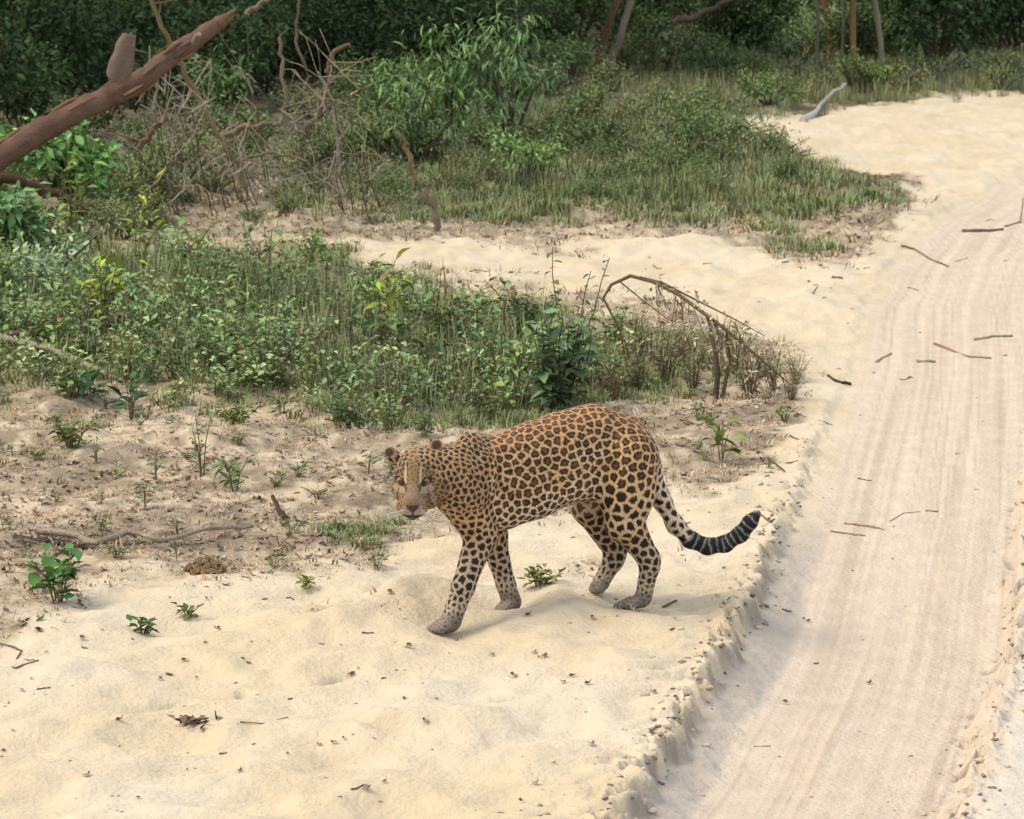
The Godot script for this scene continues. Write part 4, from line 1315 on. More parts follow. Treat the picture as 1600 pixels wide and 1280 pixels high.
func tree(label: String, base: Vector3, path: Array, r0: float, r1: float, bark: Color, group := "", crown_at := Vector3.ZERO, crown := 1.0) -> Node3D:
	var t := thing("tree", label, "tree", base, 0.0, group)
	t.set_meta("base_name", "tree")
	var b := MB.new()
	var pts := []
	for p in path: pts.append(p)
	# go on up out of the picture to the fork
	var last: Vector3 = pts[pts.size() - 1]
	var dir: Vector3 = (last - (pts[pts.size() - 2] as Vector3)).normalized()
	var top := last + (dir * 0.4 + Vector3.UP).normalized() * 2.2
	pts.append(last.lerp(top, 0.5) + rnd_dir() * 0.1)
	pts.append(top)
	b.tube(pts, taper(pts.size(), r0, r1), 9, bark, rng, 0.10)
	obj("trunk", b.mesh(), woody, t)
	var lb := MB.new()
	for i in 7:
		var a := TAU * i / 7.0 + rng.randf()
		var s0: Vector3 = top.lerp(last, rng.randf() * 0.5)
		var e := s0 + Vector3(cos(a) * rng.randf_range(1.0, 2.4), rng.randf_range(0.3, 2.0), sin(a) * rng.randf_range(1.0, 2.4))
		lb.tube(twig_path(s0, e, 0.08, 4), taper(5, r1 * 0.7, 0.015), 6, bark, rng, 0.1, false)
	obj("limbs", lb.mesh(), woody, t)
	crown_on(t, top + crown_at, crown)
	return t

var crown_mm: MultiMesh
func crown_on(t: Node3D, c: Vector3, size: float) -> void:
	if crown_mm == null:
		var b := MB.new()
		for i in 9:
			var d := rnd_dir(-0.1)
			var up := (Vector3.UP + rnd_dir() * 0.5).normalized()
			if absf(up.dot(d)) > 0.9: up = Vector3(0.6, 0.2, 0.7)
			b.leaf(rnd_dir() * 0.16, d, up, rng.randf_range(0.14, 0.26), 0.11, shade(Color(0.06, 0.095, 0.03)), 0.2)
		crown_mm = MultiMesh.new()
		crown_mm.transform_format = MultiMesh.TRANSFORM_3D
		crown_mm.use_colors = true
		crown_mm.mesh = b.mesh()
		crown_mm.instance_count = 1300
		var lumps := []
		for i in 14: lumps.append([rnd_dir() * Vector3(1.9, 0.9, 1.9), rng.randf_range(0.5, 1.1)])
		for i in 1300:
			var l: Array = lumps[i % 14]
			var p: Vector3 = l[0] + rnd_dir() * l[1] * pow(rng.randf(), 0.4)
			crown_mm.set_instance_transform(i, Transform3D(Basis(rnd_dir(), rng.randf() * TAU), p))
			crown_mm.set_instance_color(i, shade(Color(1, 1, 1), 0.7, 1.3))
	var o := MultiMeshInstance3D.new()
	o.name = "crown"
	o.multimesh = crown_mm
	o.material_override = leafy
	t.add_child(o, true)
	o.position = c + Vector3(0, 0.7, 0)
	o.rotation.y = rng.randf() * TAU
	o.scale = Vector3.ONE * size
	o.set_meta("kind", "stuff")

func build_woods() -> void:
	# ---- understorey shrubs behind, massed so that little light gets in between
	var kinds := [
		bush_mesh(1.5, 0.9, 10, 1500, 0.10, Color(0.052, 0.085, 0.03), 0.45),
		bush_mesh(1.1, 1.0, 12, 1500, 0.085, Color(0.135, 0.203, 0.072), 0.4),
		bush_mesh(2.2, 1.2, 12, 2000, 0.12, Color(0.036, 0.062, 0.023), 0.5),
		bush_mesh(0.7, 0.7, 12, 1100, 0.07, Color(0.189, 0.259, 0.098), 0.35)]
	var heads := [null, null, null, null]
	var put := func(px: float, py: float, k: int, s: float) -> void:
		var p := at(px, py)
		p.y -= 0.05
		var spot := "behind the log and the tangle at the left" if px < 620.0 else ("behind the bright bush and the forked trees" if px < 1040.0 else "behind the far road at the right")
		var look: String = ["tall dark green shrub", "rounded green shrub", "big very dark shrub", "low light green shrub"][k]
		var label := "%s in shade %s" % [look, spot]
		var group := "%ss %s" % [look, spot]
		if heads[k] == null:
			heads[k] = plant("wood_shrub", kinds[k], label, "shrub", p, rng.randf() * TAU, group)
			heads[k].scale = Vector3.ONE * s
		else:
			copy_of(heads[k], p, rng.randf() * TAU, Vector3(s, s * rng.randf_range(0.85, 1.15), s), label, group)
	# front edge of the wood, from left to right, then rows behind it
	for q in [[-60, 250, 2, 1.0], [40, 215, 0, 0.9], [150, 205, 2, 0.9], [250, 175, 0, 0.8], [330, 170, 2, 0.9], [420, 150, 0, 1.0], [500, 145, 2, 0.9],
			[560, 170, 1, 0.7], [885, 140, 1, 0.8], [860, 100, 0, 1.0], [1060, 110, 1, 1.0], [1010, 90, 2, 0.9], [1120, 120, 3, 1.1], [1180, 110, 0, 0.9],
			[1250, 100, 1, 0.9], [1330, 105, 0, 0.8], [1400, 95, 1, 0.9], [1470, 85, 0, 0.9], [1540, 75, 1, 1.0], [1600, 65, 0, 1.0], [1680, 60, 2, 1.0], [1760, 60, 2, 1.0]]:
		put.call(q[0], q[1], q[2], q[3])
	for i in 70:
		put.call(rng.randf_range(-160, 1760), rng.randf_range(15, 95) if i % 2 == 0 else rng.randf_range(60, 130) - 20, [0, 2, 2, 1][i % 4], rng.randf_range(0.8, 1.5))
	for i in 34:
		var px := rng.randf_range(-150, 760)
		put.call(px, rng.randf_range(95, 170), [0, 2, 1, 2][i % 4], rng.randf_range(0.7, 1.15))
	# low scrub of the tangle and of the verge tongue: olive, shaggy, knee high
	var low := [bush_mesh(0.55, 0.55, 12, 900, 0.055, Color(0.203, 0.238, 0.098), 0.3), bush_mesh(0.45, 0.6, 14, 800, 0.05, Color(0.21, 0.235, 0.115), 0.3), bush_mesh(0.7, 0.5, 12, 900, 0.06, Color(0.135, 0.189, 0.065), 0.35)]
	var lh := [null, null, null]
	var lput := func(px: float, py: float, k: int, s: float) -> void:
		var p := at(px, py)
		p.y -= 0.04
		var spot := "on the verge tongue in front of the far sand"
		if px < 240.0 and py > 225.0: spot = "under the fallen log at the left"
		elif px < 662.0: spot = "among the dead twigs right of the log"
		elif py < 155.0: spot = "in the far meadow at the road bend"
		var what: String = ["olive", "grey olive", "dark green"][k]
		var lab := "shaggy low %s scrub %s" % [what, spot]
		var gr := "low %s scrub %s" % [what, spot]
		if lh[k] == null:
			lh[k] = plant("low_scrub", low[k], lab, "scrub", p, rng.randf() * TAU, gr)
			lh[k].scale = Vector3.ONE * s
		else: copy_of(lh[k], p, rng.randf() * TAU, Vector3(s, s * rng.randf_range(0.7, 1.1), s), lab, gr)
	for i in 70:
		var py := rng.randf_range(140, 345)
		lput.call(rng.randf_range(200, 660), py, i % 3, rng.randf_range(0.6, 1.2) * lerpf(1.1, 0.4, smoothstep(230.0, 345.0, py)))
	for i in 46: lput.call(rng.randf_range(-40, 240), rng.randf_range(230, 400), i % 3, rng.randf_range(0.5, 1.0))
	for i in 135:
		var px := rng.randf_range(620, 1240)
		var py := rng.randf_range(175, 330)
		var q := flat_at(px, py)
		if sand_at(q.x, q.z) < 0.5 and green_at(q.x, q.z) > 0.5: lput.call(px, py, i % 3, rng.randf_range(0.35, 1.1) * lerpf(1.0, 0.45, smoothstep(200.0, 320.0, py)))
	for i in 60: lput.call(rng.randf_range(900, 1700), rng.randf_range(85, 150) - 25 * (1 if i % 2 else 0), i % 3, rng.randf_range(0.7, 1.3))
	var palek := bush_mesh(0.95, 0.8, 12, 1300, 0.075, Color(0.257, 0.329, 0.163), 0.35)
	var ps: Node3D = null
	for q in [[1050, 112, 1.0], [1110, 100, 1.2], [1170, 92, 1.3], [1225, 105, 0.9], [1270, 85, 1.3], [1320, 92, 1.0], [1375, 100, 0.9], [1420, 80, 1.3], [1460, 92, 0.9], [1510, 75, 1.2], [1560, 82, 1.0], [1600, 66, 1.3], [1650, 70, 1.2], [1240, 55, 1.5], [1340, 50, 1.5], [1480, 40, 1.6], [1570, 35, 1.6], [1150, 60, 1.5], [890, 120, 0.9], [860, 150, 0.7]]:
		var lab := "pale grey green shrub at the wood edge beside the far road"
		var gr := "pale shrubs along the far wood edge"
		if ps == null:
			ps = plant("pale_shrub", palek, lab, "shrub", at(q[0], q[1]), 0.3, gr)
		else: copy_of(ps, at(q[0], q[1]), rng.randf() * TAU, Vector3(q[2], q[2] * rng.randf_range(0.8, 1.2), q[2]), lab, gr)
	# bright bush at the wood edge, and its lower neighbours
	var bright := bush_mesh(1.2, 0.65, 9, 1100, 0.12, Color(0.17, 0.275, 0.09), 0.2, 1.0)
	plant("bright_bush", bright, "tall bright green bush at the wood edge, above the leopard's shoulders", "bush", at(700, 235), 0.0).scale = Vector3.ONE * 1.15
	plant("ragged_bush", bush_mesh(0.95, 0.95, 9, 800, 0.10, Color(0.14, 0.21, 0.08), 0.2, 0.9), "ragged light green bush left in front of the tall bright bush", "bush", at(640, 262), 0.0)
	plant("drooping_bush", bush_mesh(1.3, 0.55, 6, 500, 0.11, Color(0.19, 0.27, 0.085), 0.25, 1.0), "drooping yellow green bush behind and above the ragged bush", "bush", at(650, 150), 0.0)
	plant("shade_bush", bush_mesh(1.0, 0.7, 8, 700, 0.10, Color(0.15, 0.27, 0.08), 0.4), "leafy green bush in the shade above the log's left end", "bush", at(60, 190), 0.0)
	plant("shade_bush", bush_mesh(0.9, 0.6, 8, 600, 0.10, Color(0.15, 0.26, 0.08), 0.4), "leafy green bush in the shade under the log's broken end", "bush", at(335, 190), 0.0)
	plant("feathery_bush", bush_mesh(1.25, 0.7, 8, 900, 0.12, Color(0.13, 0.215, 0.085), 0.18, 1.1), "feathery green bush right beside the tall bright bush", "bush", at(790, 225), 0.0).scale = Vector3.ONE * 1.1
	plant("leaning_bush", bush_mesh(0.9, 0.6, 8, 600, 0.10, Color(0.10, 0.16, 0.06), 0.25, 0.8), "darker green bush left beside the tall bright bush", "bush", at(610, 215), 0.0).scale = Vector3.ONE * 1.15
	plant("low_bush", bush_mesh(0.6, 0.5, 12, 1000, 0.06, Color(0.203, 0.315, 0.098), 0.32), "low green bush in front of the tall bright bush", "bush", at(830, 285), 0.0)
	plant("tail_bush", bush_mesh(0.5, 0.75, 12, 1100, 0.06, Color(0.162, 0.238, 0.078), 0.3), "low dark bush on the tongue of verge beside the far sand", "bush", at(1130, 235), 0.0)
	plant("vine_bush", bush_mesh(0.75, 0.6, 10, 900, 0.11, Color(0.176, 0.336, 0.104), 0.6), "green bush with broad leaves under the fallen log", "bush", at(110, 320), 0.0)
	plant("edge_bush", bush_mesh(0.6, 0.6, 10, 800, 0.09, Color(0.162, 0.280, 0.104), 0.55), "green bush at the left picture edge below the log", "bush", at(-10, 400), 0.0)
	plant("grey_green_bush", bush_mesh(0.45, 0.55, 10, 900, 0.06, Color(0.270, 0.350, 0.195), 0.45), "grey green bush at left end of the thicket", "bush", at(60, 470), 0.0)
	plant("roadside_bush", bush_mesh(0.5, 0.6, 10, 800, 0.07, Color(0.176, 0.238, 0.065), 0.35), "yellow green bush beside the bleached branch at the far road", "bush", at(1370, 145), 0.0)
	plant("roadside_bush", bush_mesh(0.5, 0.8, 10, 900, 0.07, Color(0.135, 0.203, 0.065), 0.35), "yellow green bush left of the bleached branch at the far road", "bush", at(1200, 165), 0.0)
	# ---- trees whose stems show, crowns above the picture
	var pale := Color(0.34, 0.28, 0.21)
	var brown_c := Color(0.27, 0.17, 0.10)
	var b0 := at(927, 122)
	var d := -b0.z
	tree("slender brown tree leaning right, left stem of the forked pair", b0, [Vector3(0, -0.2, 0), air(935, 90, d) - b0, air(950, 40, d) - b0, air(966, -5, d) - b0], 0.075, 0.05, brown_c)
	var b1 := at(934, 126)
	d = -b1.z
	tree("slender pale tree leaning right, right stem of the forked pair", b1, [Vector3(0, -0.2, 0), air(950, 100, d) - b1, air(968, 65, d) - b1, air(975, 35, d) - b1, air(988, -5, d) - b1], 0.07, 0.045, pale)
	for q in [[738, 60, 765, 0, 0.07, pale, "pale leaning stem behind the tall bright bush"], [808, 125, 803, 0, 0.03, Color(0.45, 0.44, 0.40), "very thin pale stem right of the tall bright bush"],
			[1136, 70, 1120, 0, 0.06, Color(0.30, 0.19, 0.11), "orange brown stem right of the forked pair"], [1334, 130, 1333, 0, 0.055, Color(0.36, 0.22, 0.12), "straight orange brown stem above the bleached branch"],
			[1302, 95, 1288, 0, 0.06, Color(0.36, 0.17, 0.09), "reddish stem left of the straight orange brown stem"], [1383, 138, 1366, 0, 0.05, Color(0.30, 0.28, 0.20), "grey green stem right of the straight orange brown stem"],
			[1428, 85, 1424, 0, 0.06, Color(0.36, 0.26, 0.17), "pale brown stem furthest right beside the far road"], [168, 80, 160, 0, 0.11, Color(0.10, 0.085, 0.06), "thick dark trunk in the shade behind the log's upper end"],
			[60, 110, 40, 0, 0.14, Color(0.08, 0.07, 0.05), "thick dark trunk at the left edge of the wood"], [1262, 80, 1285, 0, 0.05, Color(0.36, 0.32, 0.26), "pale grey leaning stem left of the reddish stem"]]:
		var p := at(q[0], q[1])
		var dd := -p.z
		var up := air(q[2], q[3] - 5, dd) - p
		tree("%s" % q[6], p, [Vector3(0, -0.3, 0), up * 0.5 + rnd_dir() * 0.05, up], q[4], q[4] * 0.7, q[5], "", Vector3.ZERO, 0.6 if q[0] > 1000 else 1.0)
	var thin: Node3D = null
	for q in [[1275, 110], [1315, 105], [1395, 95], [1185, 75], [1500, 60]]:
		var lab := "slender grey stem among the pale shrubs beside the far road"
		var gr := "slender stems at the far wood edge"
		if thin == null: thin = tree(lab, at(q[0], q[1]), [Vector3(0, -0.3, 0), Vector3(0.03, 0.8, 0), Vector3(-0.05, 1.8, 0.05)], 0.03, 0.025, Color(0.30, 0.28, 0.20), gr, Vector3.ZERO, 0.4)
		else: copy_of(thin, at(q[0], q[1]), rng.randf() * TAU, Vector3.ONE * rng.randf_range(0.8, 1.2), lab, gr)
	var first := tree("tree deep in the shaded wood behind the log and the tangle, its stem half hidden", at(480, 60), [Vector3(0, -0.3, 0), Vector3(0.1, 1.0, 0), Vector3(0.05, 2.0, 0.1)], 0.12, 0.08, Color(0.13, 0.10, 0.07), "trees deep in the wood behind the log and the tangle")
	for q in [[300, 120], [620, 70], [820, 60], [100, 150], [-100, 130], [-180, 200], [700, 110], [560, 20], [900, 20], [1200, 30], [1560, 30], [1750, 40], [380, 20], [200, 30], [20, 30], [1400, 20], [1000, 5]]:
		var where := "behind the log and the tangle" if q[0] < 640 else ("behind the forked trees" if q[0] < 1040 else "beyond the far road")
		copy_of(first, at(q[0], q[1]), rng.randf() * TAU, Vector3.ONE * rng.randf_range(0.9, 1.4), "tree deep in the shaded wood %s, its stem half hidden" % where, "trees deep in the wood %s" % where)
	# ---- the wood beyond reads as one mass
	var xf := []
	var cols := []
	for i in 9000:
		var x := rng.randf_range(-30, 34)
		var z := -rng.randf_range(70, 115)
		xf.append(Transform3D(Basis(rnd_dir(), rng.randf() * TAU).scaled(Vector3.ONE * rng.randf_range(1.5, 3.0)), Vector3(x, height(x, z) + rng.randf_range(0.0, 7.0), z)))
		cols.append(shade(Color(0.8, 0.8, 0.8)))
	scatter("distant_forest", crown_mm.mesh, leafy, xf, cols, "dark mass of leaves deep in the forest behind all", "forest")
# ---------------------------------------------------------------- fallen wood, sticks, leaves, clods
func stick(called: String, label: String, pts: Array, r0: float, r1: float, col: Color, category := "stick", group := "", sides := 6) -> Node3D:
	# pts: [px, py] on the ground, or [px, py, height above it]
	var p0 := at(pts[0][0], pts[0][1])
	var path := []
	for q in pts:
		var p := at(q[0], q[1])
		path.append(p - p0 + Vector3(0, r0 * 0.7 + (q[2] if q.size() > 2 else 0.0), 0))
	var full := [path[0]]
	for i in path.size() - 1:
		for k in range(1, 4):
			full.append((path[i] as Vector3).lerp(path[i + 1], k / 3.0) + (rnd_dir() * r0 * 0.5 if k < 3 else Vector3.ZERO))
	var b := MB.new()
	b.tube(full, taper(full.size(), r0, r1), sides, col, rng)
	var o := obj(called, b.mesh(), woody)
	o.position = p0
	tag(o, label, category, group)
	return o

func limb(called: String, label: String, pts: Array, d: float, r0: float, r1: float, col: Color, twigs := 0, group := "") -> void:
	# a dead limb in the air, d metres off; it starts on or near the ground
	var p0 := air(pts[0][0], pts[0][1], d)
	var g := height(p0.x, p0.z)
	var path := []
	for q in pts: path.append(air(q[0], q[1], d + (q[2] if q.size() > 2 else 0.0)) - p0)
	var full := [path[0]]
	for i in path.size() - 1:
		for k in range(1, 5):
			full.append((path[i] as Vector3).lerp(path[i + 1], k / 4.0) + (rnd_dir() * r0 * 0.8 if k < 4 else Vector3.ZERO))
	var t := thing(called, label, "dead branch", p0, 0.0, group)
	var b := MB.new()
	if p0.y > g + 0.05:
		b.tube(twig_path(Vector3(0.15, g - p0.y - 0.1, -0.25), Vector3.ZERO, 0.02, 5), taper(6, 0.007, 0.005), 5, Color(0.2, 0.16, 0.11), rng, 0.1, false)
	b.tube(full, taper(full.size(), r0, r1), 7, col, rng, 0.18)
	obj("branch", b.mesh(), woody, t)
	if twigs > 0:
		var tb := MB.new()
		for i in twigs:
			if not group: tb = MB.new()
			var k := rng.randi_range(1, full.size() - 1)
			var e: Vector3 = full[k] + (rnd_dir(0.1) * Vector3(1, 1, 0.6)) * rng.randf_range(0.15, 0.5)
			tb.tube(twig_path(full[k], e, 0.02, 3), taper(4, r1 * 0.6, 0.003), 4, shade(col), rng, 0.1, false)
			if not group: obj("twig", tb.mesh(), woody, t)
		if group: obj("side_twigs", tb.mesh(), woody, t).set_meta("kind", "stuff")

func build_small_things() -> void:
	# ---- the fallen log
	var d := 24.5
	var lg := thing("fallen_log", "thick reddish brown fallen log leaning up to the right, its upper end broken", "log", air(-170, 372, d))
	var o := lg.position
	var b := MB.new()
	var path := [Vector3(-0.1, -0.15, 0)]
	for q in [[-90, 312], [0, 246], [60, 207], [120, 174], [180, 146], [225, 122], [262, 92], [300, 66], [340, 38], [353, 29]]: path.append(air(q[0], q[1], d + q[0] * 0.0015) - o)
	var girth := [0.115, 0.105, 0.098, 0.104, 0.09, 0.094, 0.086, 0.08, 0.072, 0.062, 0.05]
	var fine_path := []
	var fine_girth := []
	for k in 10:
		for j in 6:
			fine_path.append((path[k] as Vector3).lerp(path[k + 1], j / 6.0) + rnd_dir() * 0.006)
			fine_girth.append(lerpf(girth[k], girth[k + 1], j / 6.0) * rng.randf_range(0.94, 1.06))
	fine_path.append(path[10])
	fine_girth.append(0.045)
	b.tube(fine_path, fine_girth, 22, Color(0.25, 0.155, 0.115), rng, 0.06)
	obj("trunk", b.mesh(), woody, lg)
	for k in 9:
		var sb := MB.new()
		var a := TAU * k / 9.0
		var e0: Vector3 = path[10] - (path[10] - path[9]).normalized() * 0.06 + Vector3(0, cos(a), sin(a)) * 0.035
		sb.tube([e0, e0 + (path[10] - path[9]).normalized() * rng.randf_range(0.08, 0.17) + rnd_dir() * 0.01], [0.02, 0.006], 5, Color(0.33, 0.22, 0.15), rng, 0.2)
		obj("splinter", sb.mesh(), woody, lg)
	for k in 26:
		var sb := MB.new()
		var q := rng.randi_range(2, 52)
		var ax: Vector3 = (fine_path[q + 4] - fine_path[q]).normalized()
		var rd := (ax.cross(rnd_dir())).normalized()
		var s0: Vector3 = fine_path[q] + rd * (fine_girth[q] as float) * 0.98
		sb.tube([s0, (s0 as Vector3).lerp(fine_path[q + 4] + rd * (fine_girth[q + 4] as float), 0.5) + rd * 0.008, fine_path[q + 4] + rd * (fine_girth[q + 4] as float) * 1.02], [0.012, 0.018, 0.008], 6, shade(Color(0.27, 0.17, 0.12), 0.6, 1.5), rng, 0.25)
		obj("bark_strip", sb.mesh(), woody, lg)
	b = MB.new()
	b.tube([air(184, 120, d + 0.05) - o, air(189, 100, d) - o, air(193, 86, d - 0.02) - o, air(196, 74, d - 0.04) - o, air(199, 64, d - 0.05) - o, air(202, 55, d - 0.05) - o], [0.10, 0.092, 0.083, 0.078, 0.074, 0.05], 14, Color(0.29, 0.215, 0.175), rng, 0.14)
	for k in 5:
		var a := TAU * k / 5.0
		var s0: Vector3 = air(201, 58, d - 0.05) - o + Vector3(cos(a), 0, sin(a)) * 0.04
		b.tube([s0 - Vector3(0.01, 0.04, 0), s0 + Vector3(0.015, rng.randf_range(0.01, 0.05), 0)], [0.026, 0.008], 5, Color(0.36, 0.28, 0.22), rng, 0.2)
	obj("limb_stub", b.mesh(), woody, lg)
	b = MB.new()
	b.tube([air(305, 66, d - 0.02) - o, air(309, 57, d - 0.1) - o, air(311, 53, d - 0.13) - o], [0.035, 0.03, 0.02], 8, Color(0.40, 0.32, 0.24), rng, 0.15)
	obj("branch_scar", b.mesh(), woody, lg)
	limb("dead_branch", "thin dark branch below the log, sloping down to the grass", [[-20, 275], [40, 288], [100, 312], [140, 335], [190, 345], [240, 347]], 25.0, 0.05, 0.03, Color(0.15, 0.095, 0.065), 5)
	# ---- dead branches tangled at the edge of the wood
	limb("dead_branch", "long pale dead sapling crossing behind the log down to the tangle", [[386, 292], [362, 246], [332, 192], [288, 118], [262, 56], [232, -10]], 26.3, 0.032, 0.018, Color(0.29, 0.22, 0.13), 4)
	limb("dead_branch", "bent pale branch with an elbow in the middle of the tangle", [[345, 213], [385, 197], [416, 194], [437, 194], [447, 165], [441, 104], [436, 60]], 27.0, 0.03, 0.014, Color(0.33, 0.25, 0.17), 6)
	limb("dead_branch", "short pale branch slanting in the shade at the top, right of the log", [[385, 24], [402, 12], [424, -4]], 28.5, 0.03, 0.02, Color(0.36, 0.28, 0.19))
	limb("dead_branch", "thin hanging vine stem in the shade right of the bent branch", [[479, 110], [462, 64], [465, 28], [470, -6]], 27.5, 0.015, 0.01, Color(0.24, 0.19, 0.13))
	limb("dead_branch", "thin pale twig standing right below the log", [[241, 172], [244, 146], [246, 118]], 25.6, 0.014, 0.01, Color(0.40, 0.37, 0.30))
	limb("dead_branch", "reddish broken branch below the middle of the log", [[217, 232], [238, 205], [259, 182]], 25.8, 0.03, 0.02, Color(0.30, 0.18, 0.13), 2)
	limb("dead_branch", "low branch lying level across the foot of the tangle", [[336, 270], [364, 254], [381, 250], [427, 238], [480, 252]], 26.5, 0.022, 0.012, Color(0.34, 0.27, 0.17), 8)
	limb("dead_branch", "thin stick slanting down at the lower right of the tangle", [[493, 293], [478, 276], [462, 262]], 26.5, 0.012, 0.008, Color(0.42, 0.38, 0.30))
	limb("dead_branch", "thin stick at the lower left of the tangle, below the long sapling", [[327, 260], [311, 224]], 26.2, 0.014, 0.008, Color(0.36, 0.30, 0.22), 2)
	limb("dead_branch", "grey brown branch with a knee, right of the bent pale branch", [[469, 218], [490, 189], [507, 161], [520, 168]], 27.0, 0.03, 0.018, Color(0.26, 0.20, 0.155), 5)
	limb("dead_branch", "pale upright stick at the right side of the tangle", [[532, 268], [527, 215], [521, 168]], 26.8, 0.014, 0.01, Color(0.40, 0.36, 0.29), 2)
	limb("dead_branch", "curved brown branch in the shade above the tangle", [[511, 114], [518, 88], [546, 70]], 28.5, 0.03, 0.02, Color(0.25, 0.17, 0.11))
	limb("dead_branch", "tan crooked stick at the foot of the tall bright bush", [[651, 284], [636, 236], [622, 208]], 27.5, 0.028, 0.016, Color(0.36, 0.25, 0.13))
	limb("dead_branch", "short weathered stump stick standing at the back edge of the bare sand path", [[681, 360], [678, 330], [664, 296]], 24.0, 0.03, 0.03, Color(0.29, 0.225, 0.165))
	limb("dead_branch", "dark fallen branch arched on the verge right of the bushes", [[905, 205], [930, 196], [966, 200], [997, 240]], 33.0, 0.05, 0.03, Color(0.14, 0.095, 0.065), 6)
	limb("dead_branch", "pale splinter of wood in the grass between the bushes", [[742, 223], [765, 219], [785, 222]], 33.5, 0.03, 0.018, Color(0.48, 0.38, 0.27))
	limb("dead_branch", "dark slanting branch at the top right of the forked trees", [[1050, 36], [1100, 18], [1160, -5]], 48.0, 0.06, 0.04, Color(0.16, 0.12, 0.09), 3)
	var tg := "dead twigs tangled at the wood edge"
	for i in 42:
		var px := rng.randf_range(215, 600)
		var py := rng.randf_range(130, 320)
		limb("dead_twig", "thin dead grey twig among the tangle under the wood edge", [[px, py], [px + rng.randf_range(-30, 30), py - rng.randf_range(10, 45)], [px + rng.randf_range(-60, 60), py - rng.randf_range(20, 80)]], rng.randf_range(25.5, 28.0), 0.009, 0.004, shade(Color(0.55, 0.47, 0.35)), 6, tg)
	# ---- sticks on the ground
	stick("bleached_branch", "bleached white branch lying at the edge of the far sand", [[1253, 193], [1278, 174], [1296, 162, 0.05], [1320, 146, 0.2]], 0.045, 0.022, Color(0.72, 0.70, 0.66), "branch")
	stick("pale_stick", "long pale stick lying at the left edge of the thicket", [[-20, 571, 0.16], [45, 580, 0.15], [100, 591, 0.12], [165, 604, 0.06]], 0.020, 0.012, Color(0.56, 0.48, 0.38))
	stick("brown_stick", "brown stick lying above the long pale stick at the left", [[10, 563, 0.16], [60, 565, 0.15], [122, 570, 0.12]], 0.018, 0.012, Color(0.30, 0.20, 0.14))
	stick("grey_stick", "grey curved stick slanting in the grass left of the dark shrub", [[768, 607], [790, 592, 0.03], [822, 572, 0.08]], 0.014, 0.008, Color(0.42, 0.36, 0.28))
	stick("thin_stick", "thin stick in a dark hollow of the thicket above the leopard's head", [[684, 617], [668, 596, 0.05]], 0.007, 0.005, Color(0.38, 0.30, 0.22))
	stick("long_curved_branch", "long pale curved branch lying along the dark litter strip at left", [[60, 852, 0.03], [110, 857, 0.035], [150, 858, 0.035], [200, 858, 0.035], [250, 856, 0.035], [300, 849, 0.035], [345, 840, 0.03], [395, 832, 0.02]], 0.016, 0.008, Color(0.52, 0.42, 0.32), "branch")
	stick("dark_branch", "dark branch lying at the left end of the litter strip", [[20, 842], [60, 856], [110, 862], [160, 862]], 0.0098, 0.0056, Color(0.150, 0.112, 0.088), "branch")
	stick("bleached_twig", "bleached forked twig at the left end of the long curved branch", [[48, 826], [70, 842, 0.03], [84, 853]], 0.008, 0.005, Color(0.52, 0.46, 0.38), "twig")
	stick("stump_stick", "short dark stub of wood standing in the litter left of the leopard", [[446, 815], [434, 804, 0.02], [426, 797, 0.05]], 0.014, 0.009, Color(0.14, 0.09, 0.06), "stub")
	stick("hooked_stick", "dark hooked stick at the left edge of the bare sand", [[-5, 1006], [18, 1012], [34, 1018], [26, 1030]], 0.0042, 0.0028, Color(0.275, 0.225, 0.188))
	stick("forked_stick", "brown stick below the hooked stick at the left edge", [[-5, 1047], [25, 1046], [60, 1039]], 0.0042, 0.0028, Color(0.350, 0.263, 0.188))
	stick("thin_twig", "thin reddish twig on bare sand right of the debris clump", [[375, 1138], [410, 1132], [450, 1121]], 0.0020, 0.0013, Color(0.375, 0.213, 0.150), "twig")
	stick("road_stick", "lower of two parallel brown sticks on the wheel track", [[1298, 831], [1325, 835], [1352, 838]], 0.0042, 0.0035, Color(0.488, 0.325, 0.227))
	stick("road_stick", "upper of two parallel brown sticks on the wheel track", [[1319, 819], [1345, 822], [1373, 826]], 0.0042, 0.0035, Color(0.520, 0.358, 0.244))
	stick("road_stick", "curved brown stick on the wheel track at the right, by the middle height", [[1460, 538], [1490, 550], [1515, 559], [1549, 561]], 0.0077, 0.0049, Color(0.550, 0.374, 0.244))
	stick("road_stick", "short brown stick above the curved brown stick on the track", [[1522, 532], [1550, 527], [1582, 526]], 0.0091, 0.0070, Color(0.550, 0.455, 0.293))
	stick("road_stick", "dark stick across the far part of the track at the right", [[1504, 363], [1535, 362], [1568, 360]], 0.0154, 0.0105, Color(0.308, 0.227, 0.163))
	stick("road_stick", "thin grey twig right beyond the dark stick on the far track", [[1570, 355], [1594, 348], [1598, 328, 0.1]], 0.0098, 0.0056, Color(0.406, 0.325, 0.244))
	stick("road_stick", "crooked twig at the track's left edge beyond the pale sand path", [[1408, 384], [1428, 390], [1450, 404], [1482, 418]], 0.0091, 0.0056, Color(0.423, 0.325, 0.227))
	stick("road_stick", "small pinkish stick left below the curved brown stick", [[1432, 566], [1462, 567]], 0.0084, 0.0070, Color(0.550, 0.504, 0.374))
	stick("road_stick", "short dark stick on the track right of the parallel pair", [[1446, 799], [1466, 800]], 0.0042, 0.0035, Color(0.439, 0.325, 0.227))
	stick("road_twig", "fine grey twig on the track between the parallel pair and the short dark stick", [[1390, 815], [1412, 802], [1438, 800]], 0.0021, 0.0014, Color(0.488, 0.406, 0.325), "twig")
	stick("road_twig", "tiny twig at the track's left side beyond the arched branch", [[1370, 567], [1393, 553]], 0.0084, 0.0056, Color(0.550, 0.439, 0.277), "twig")
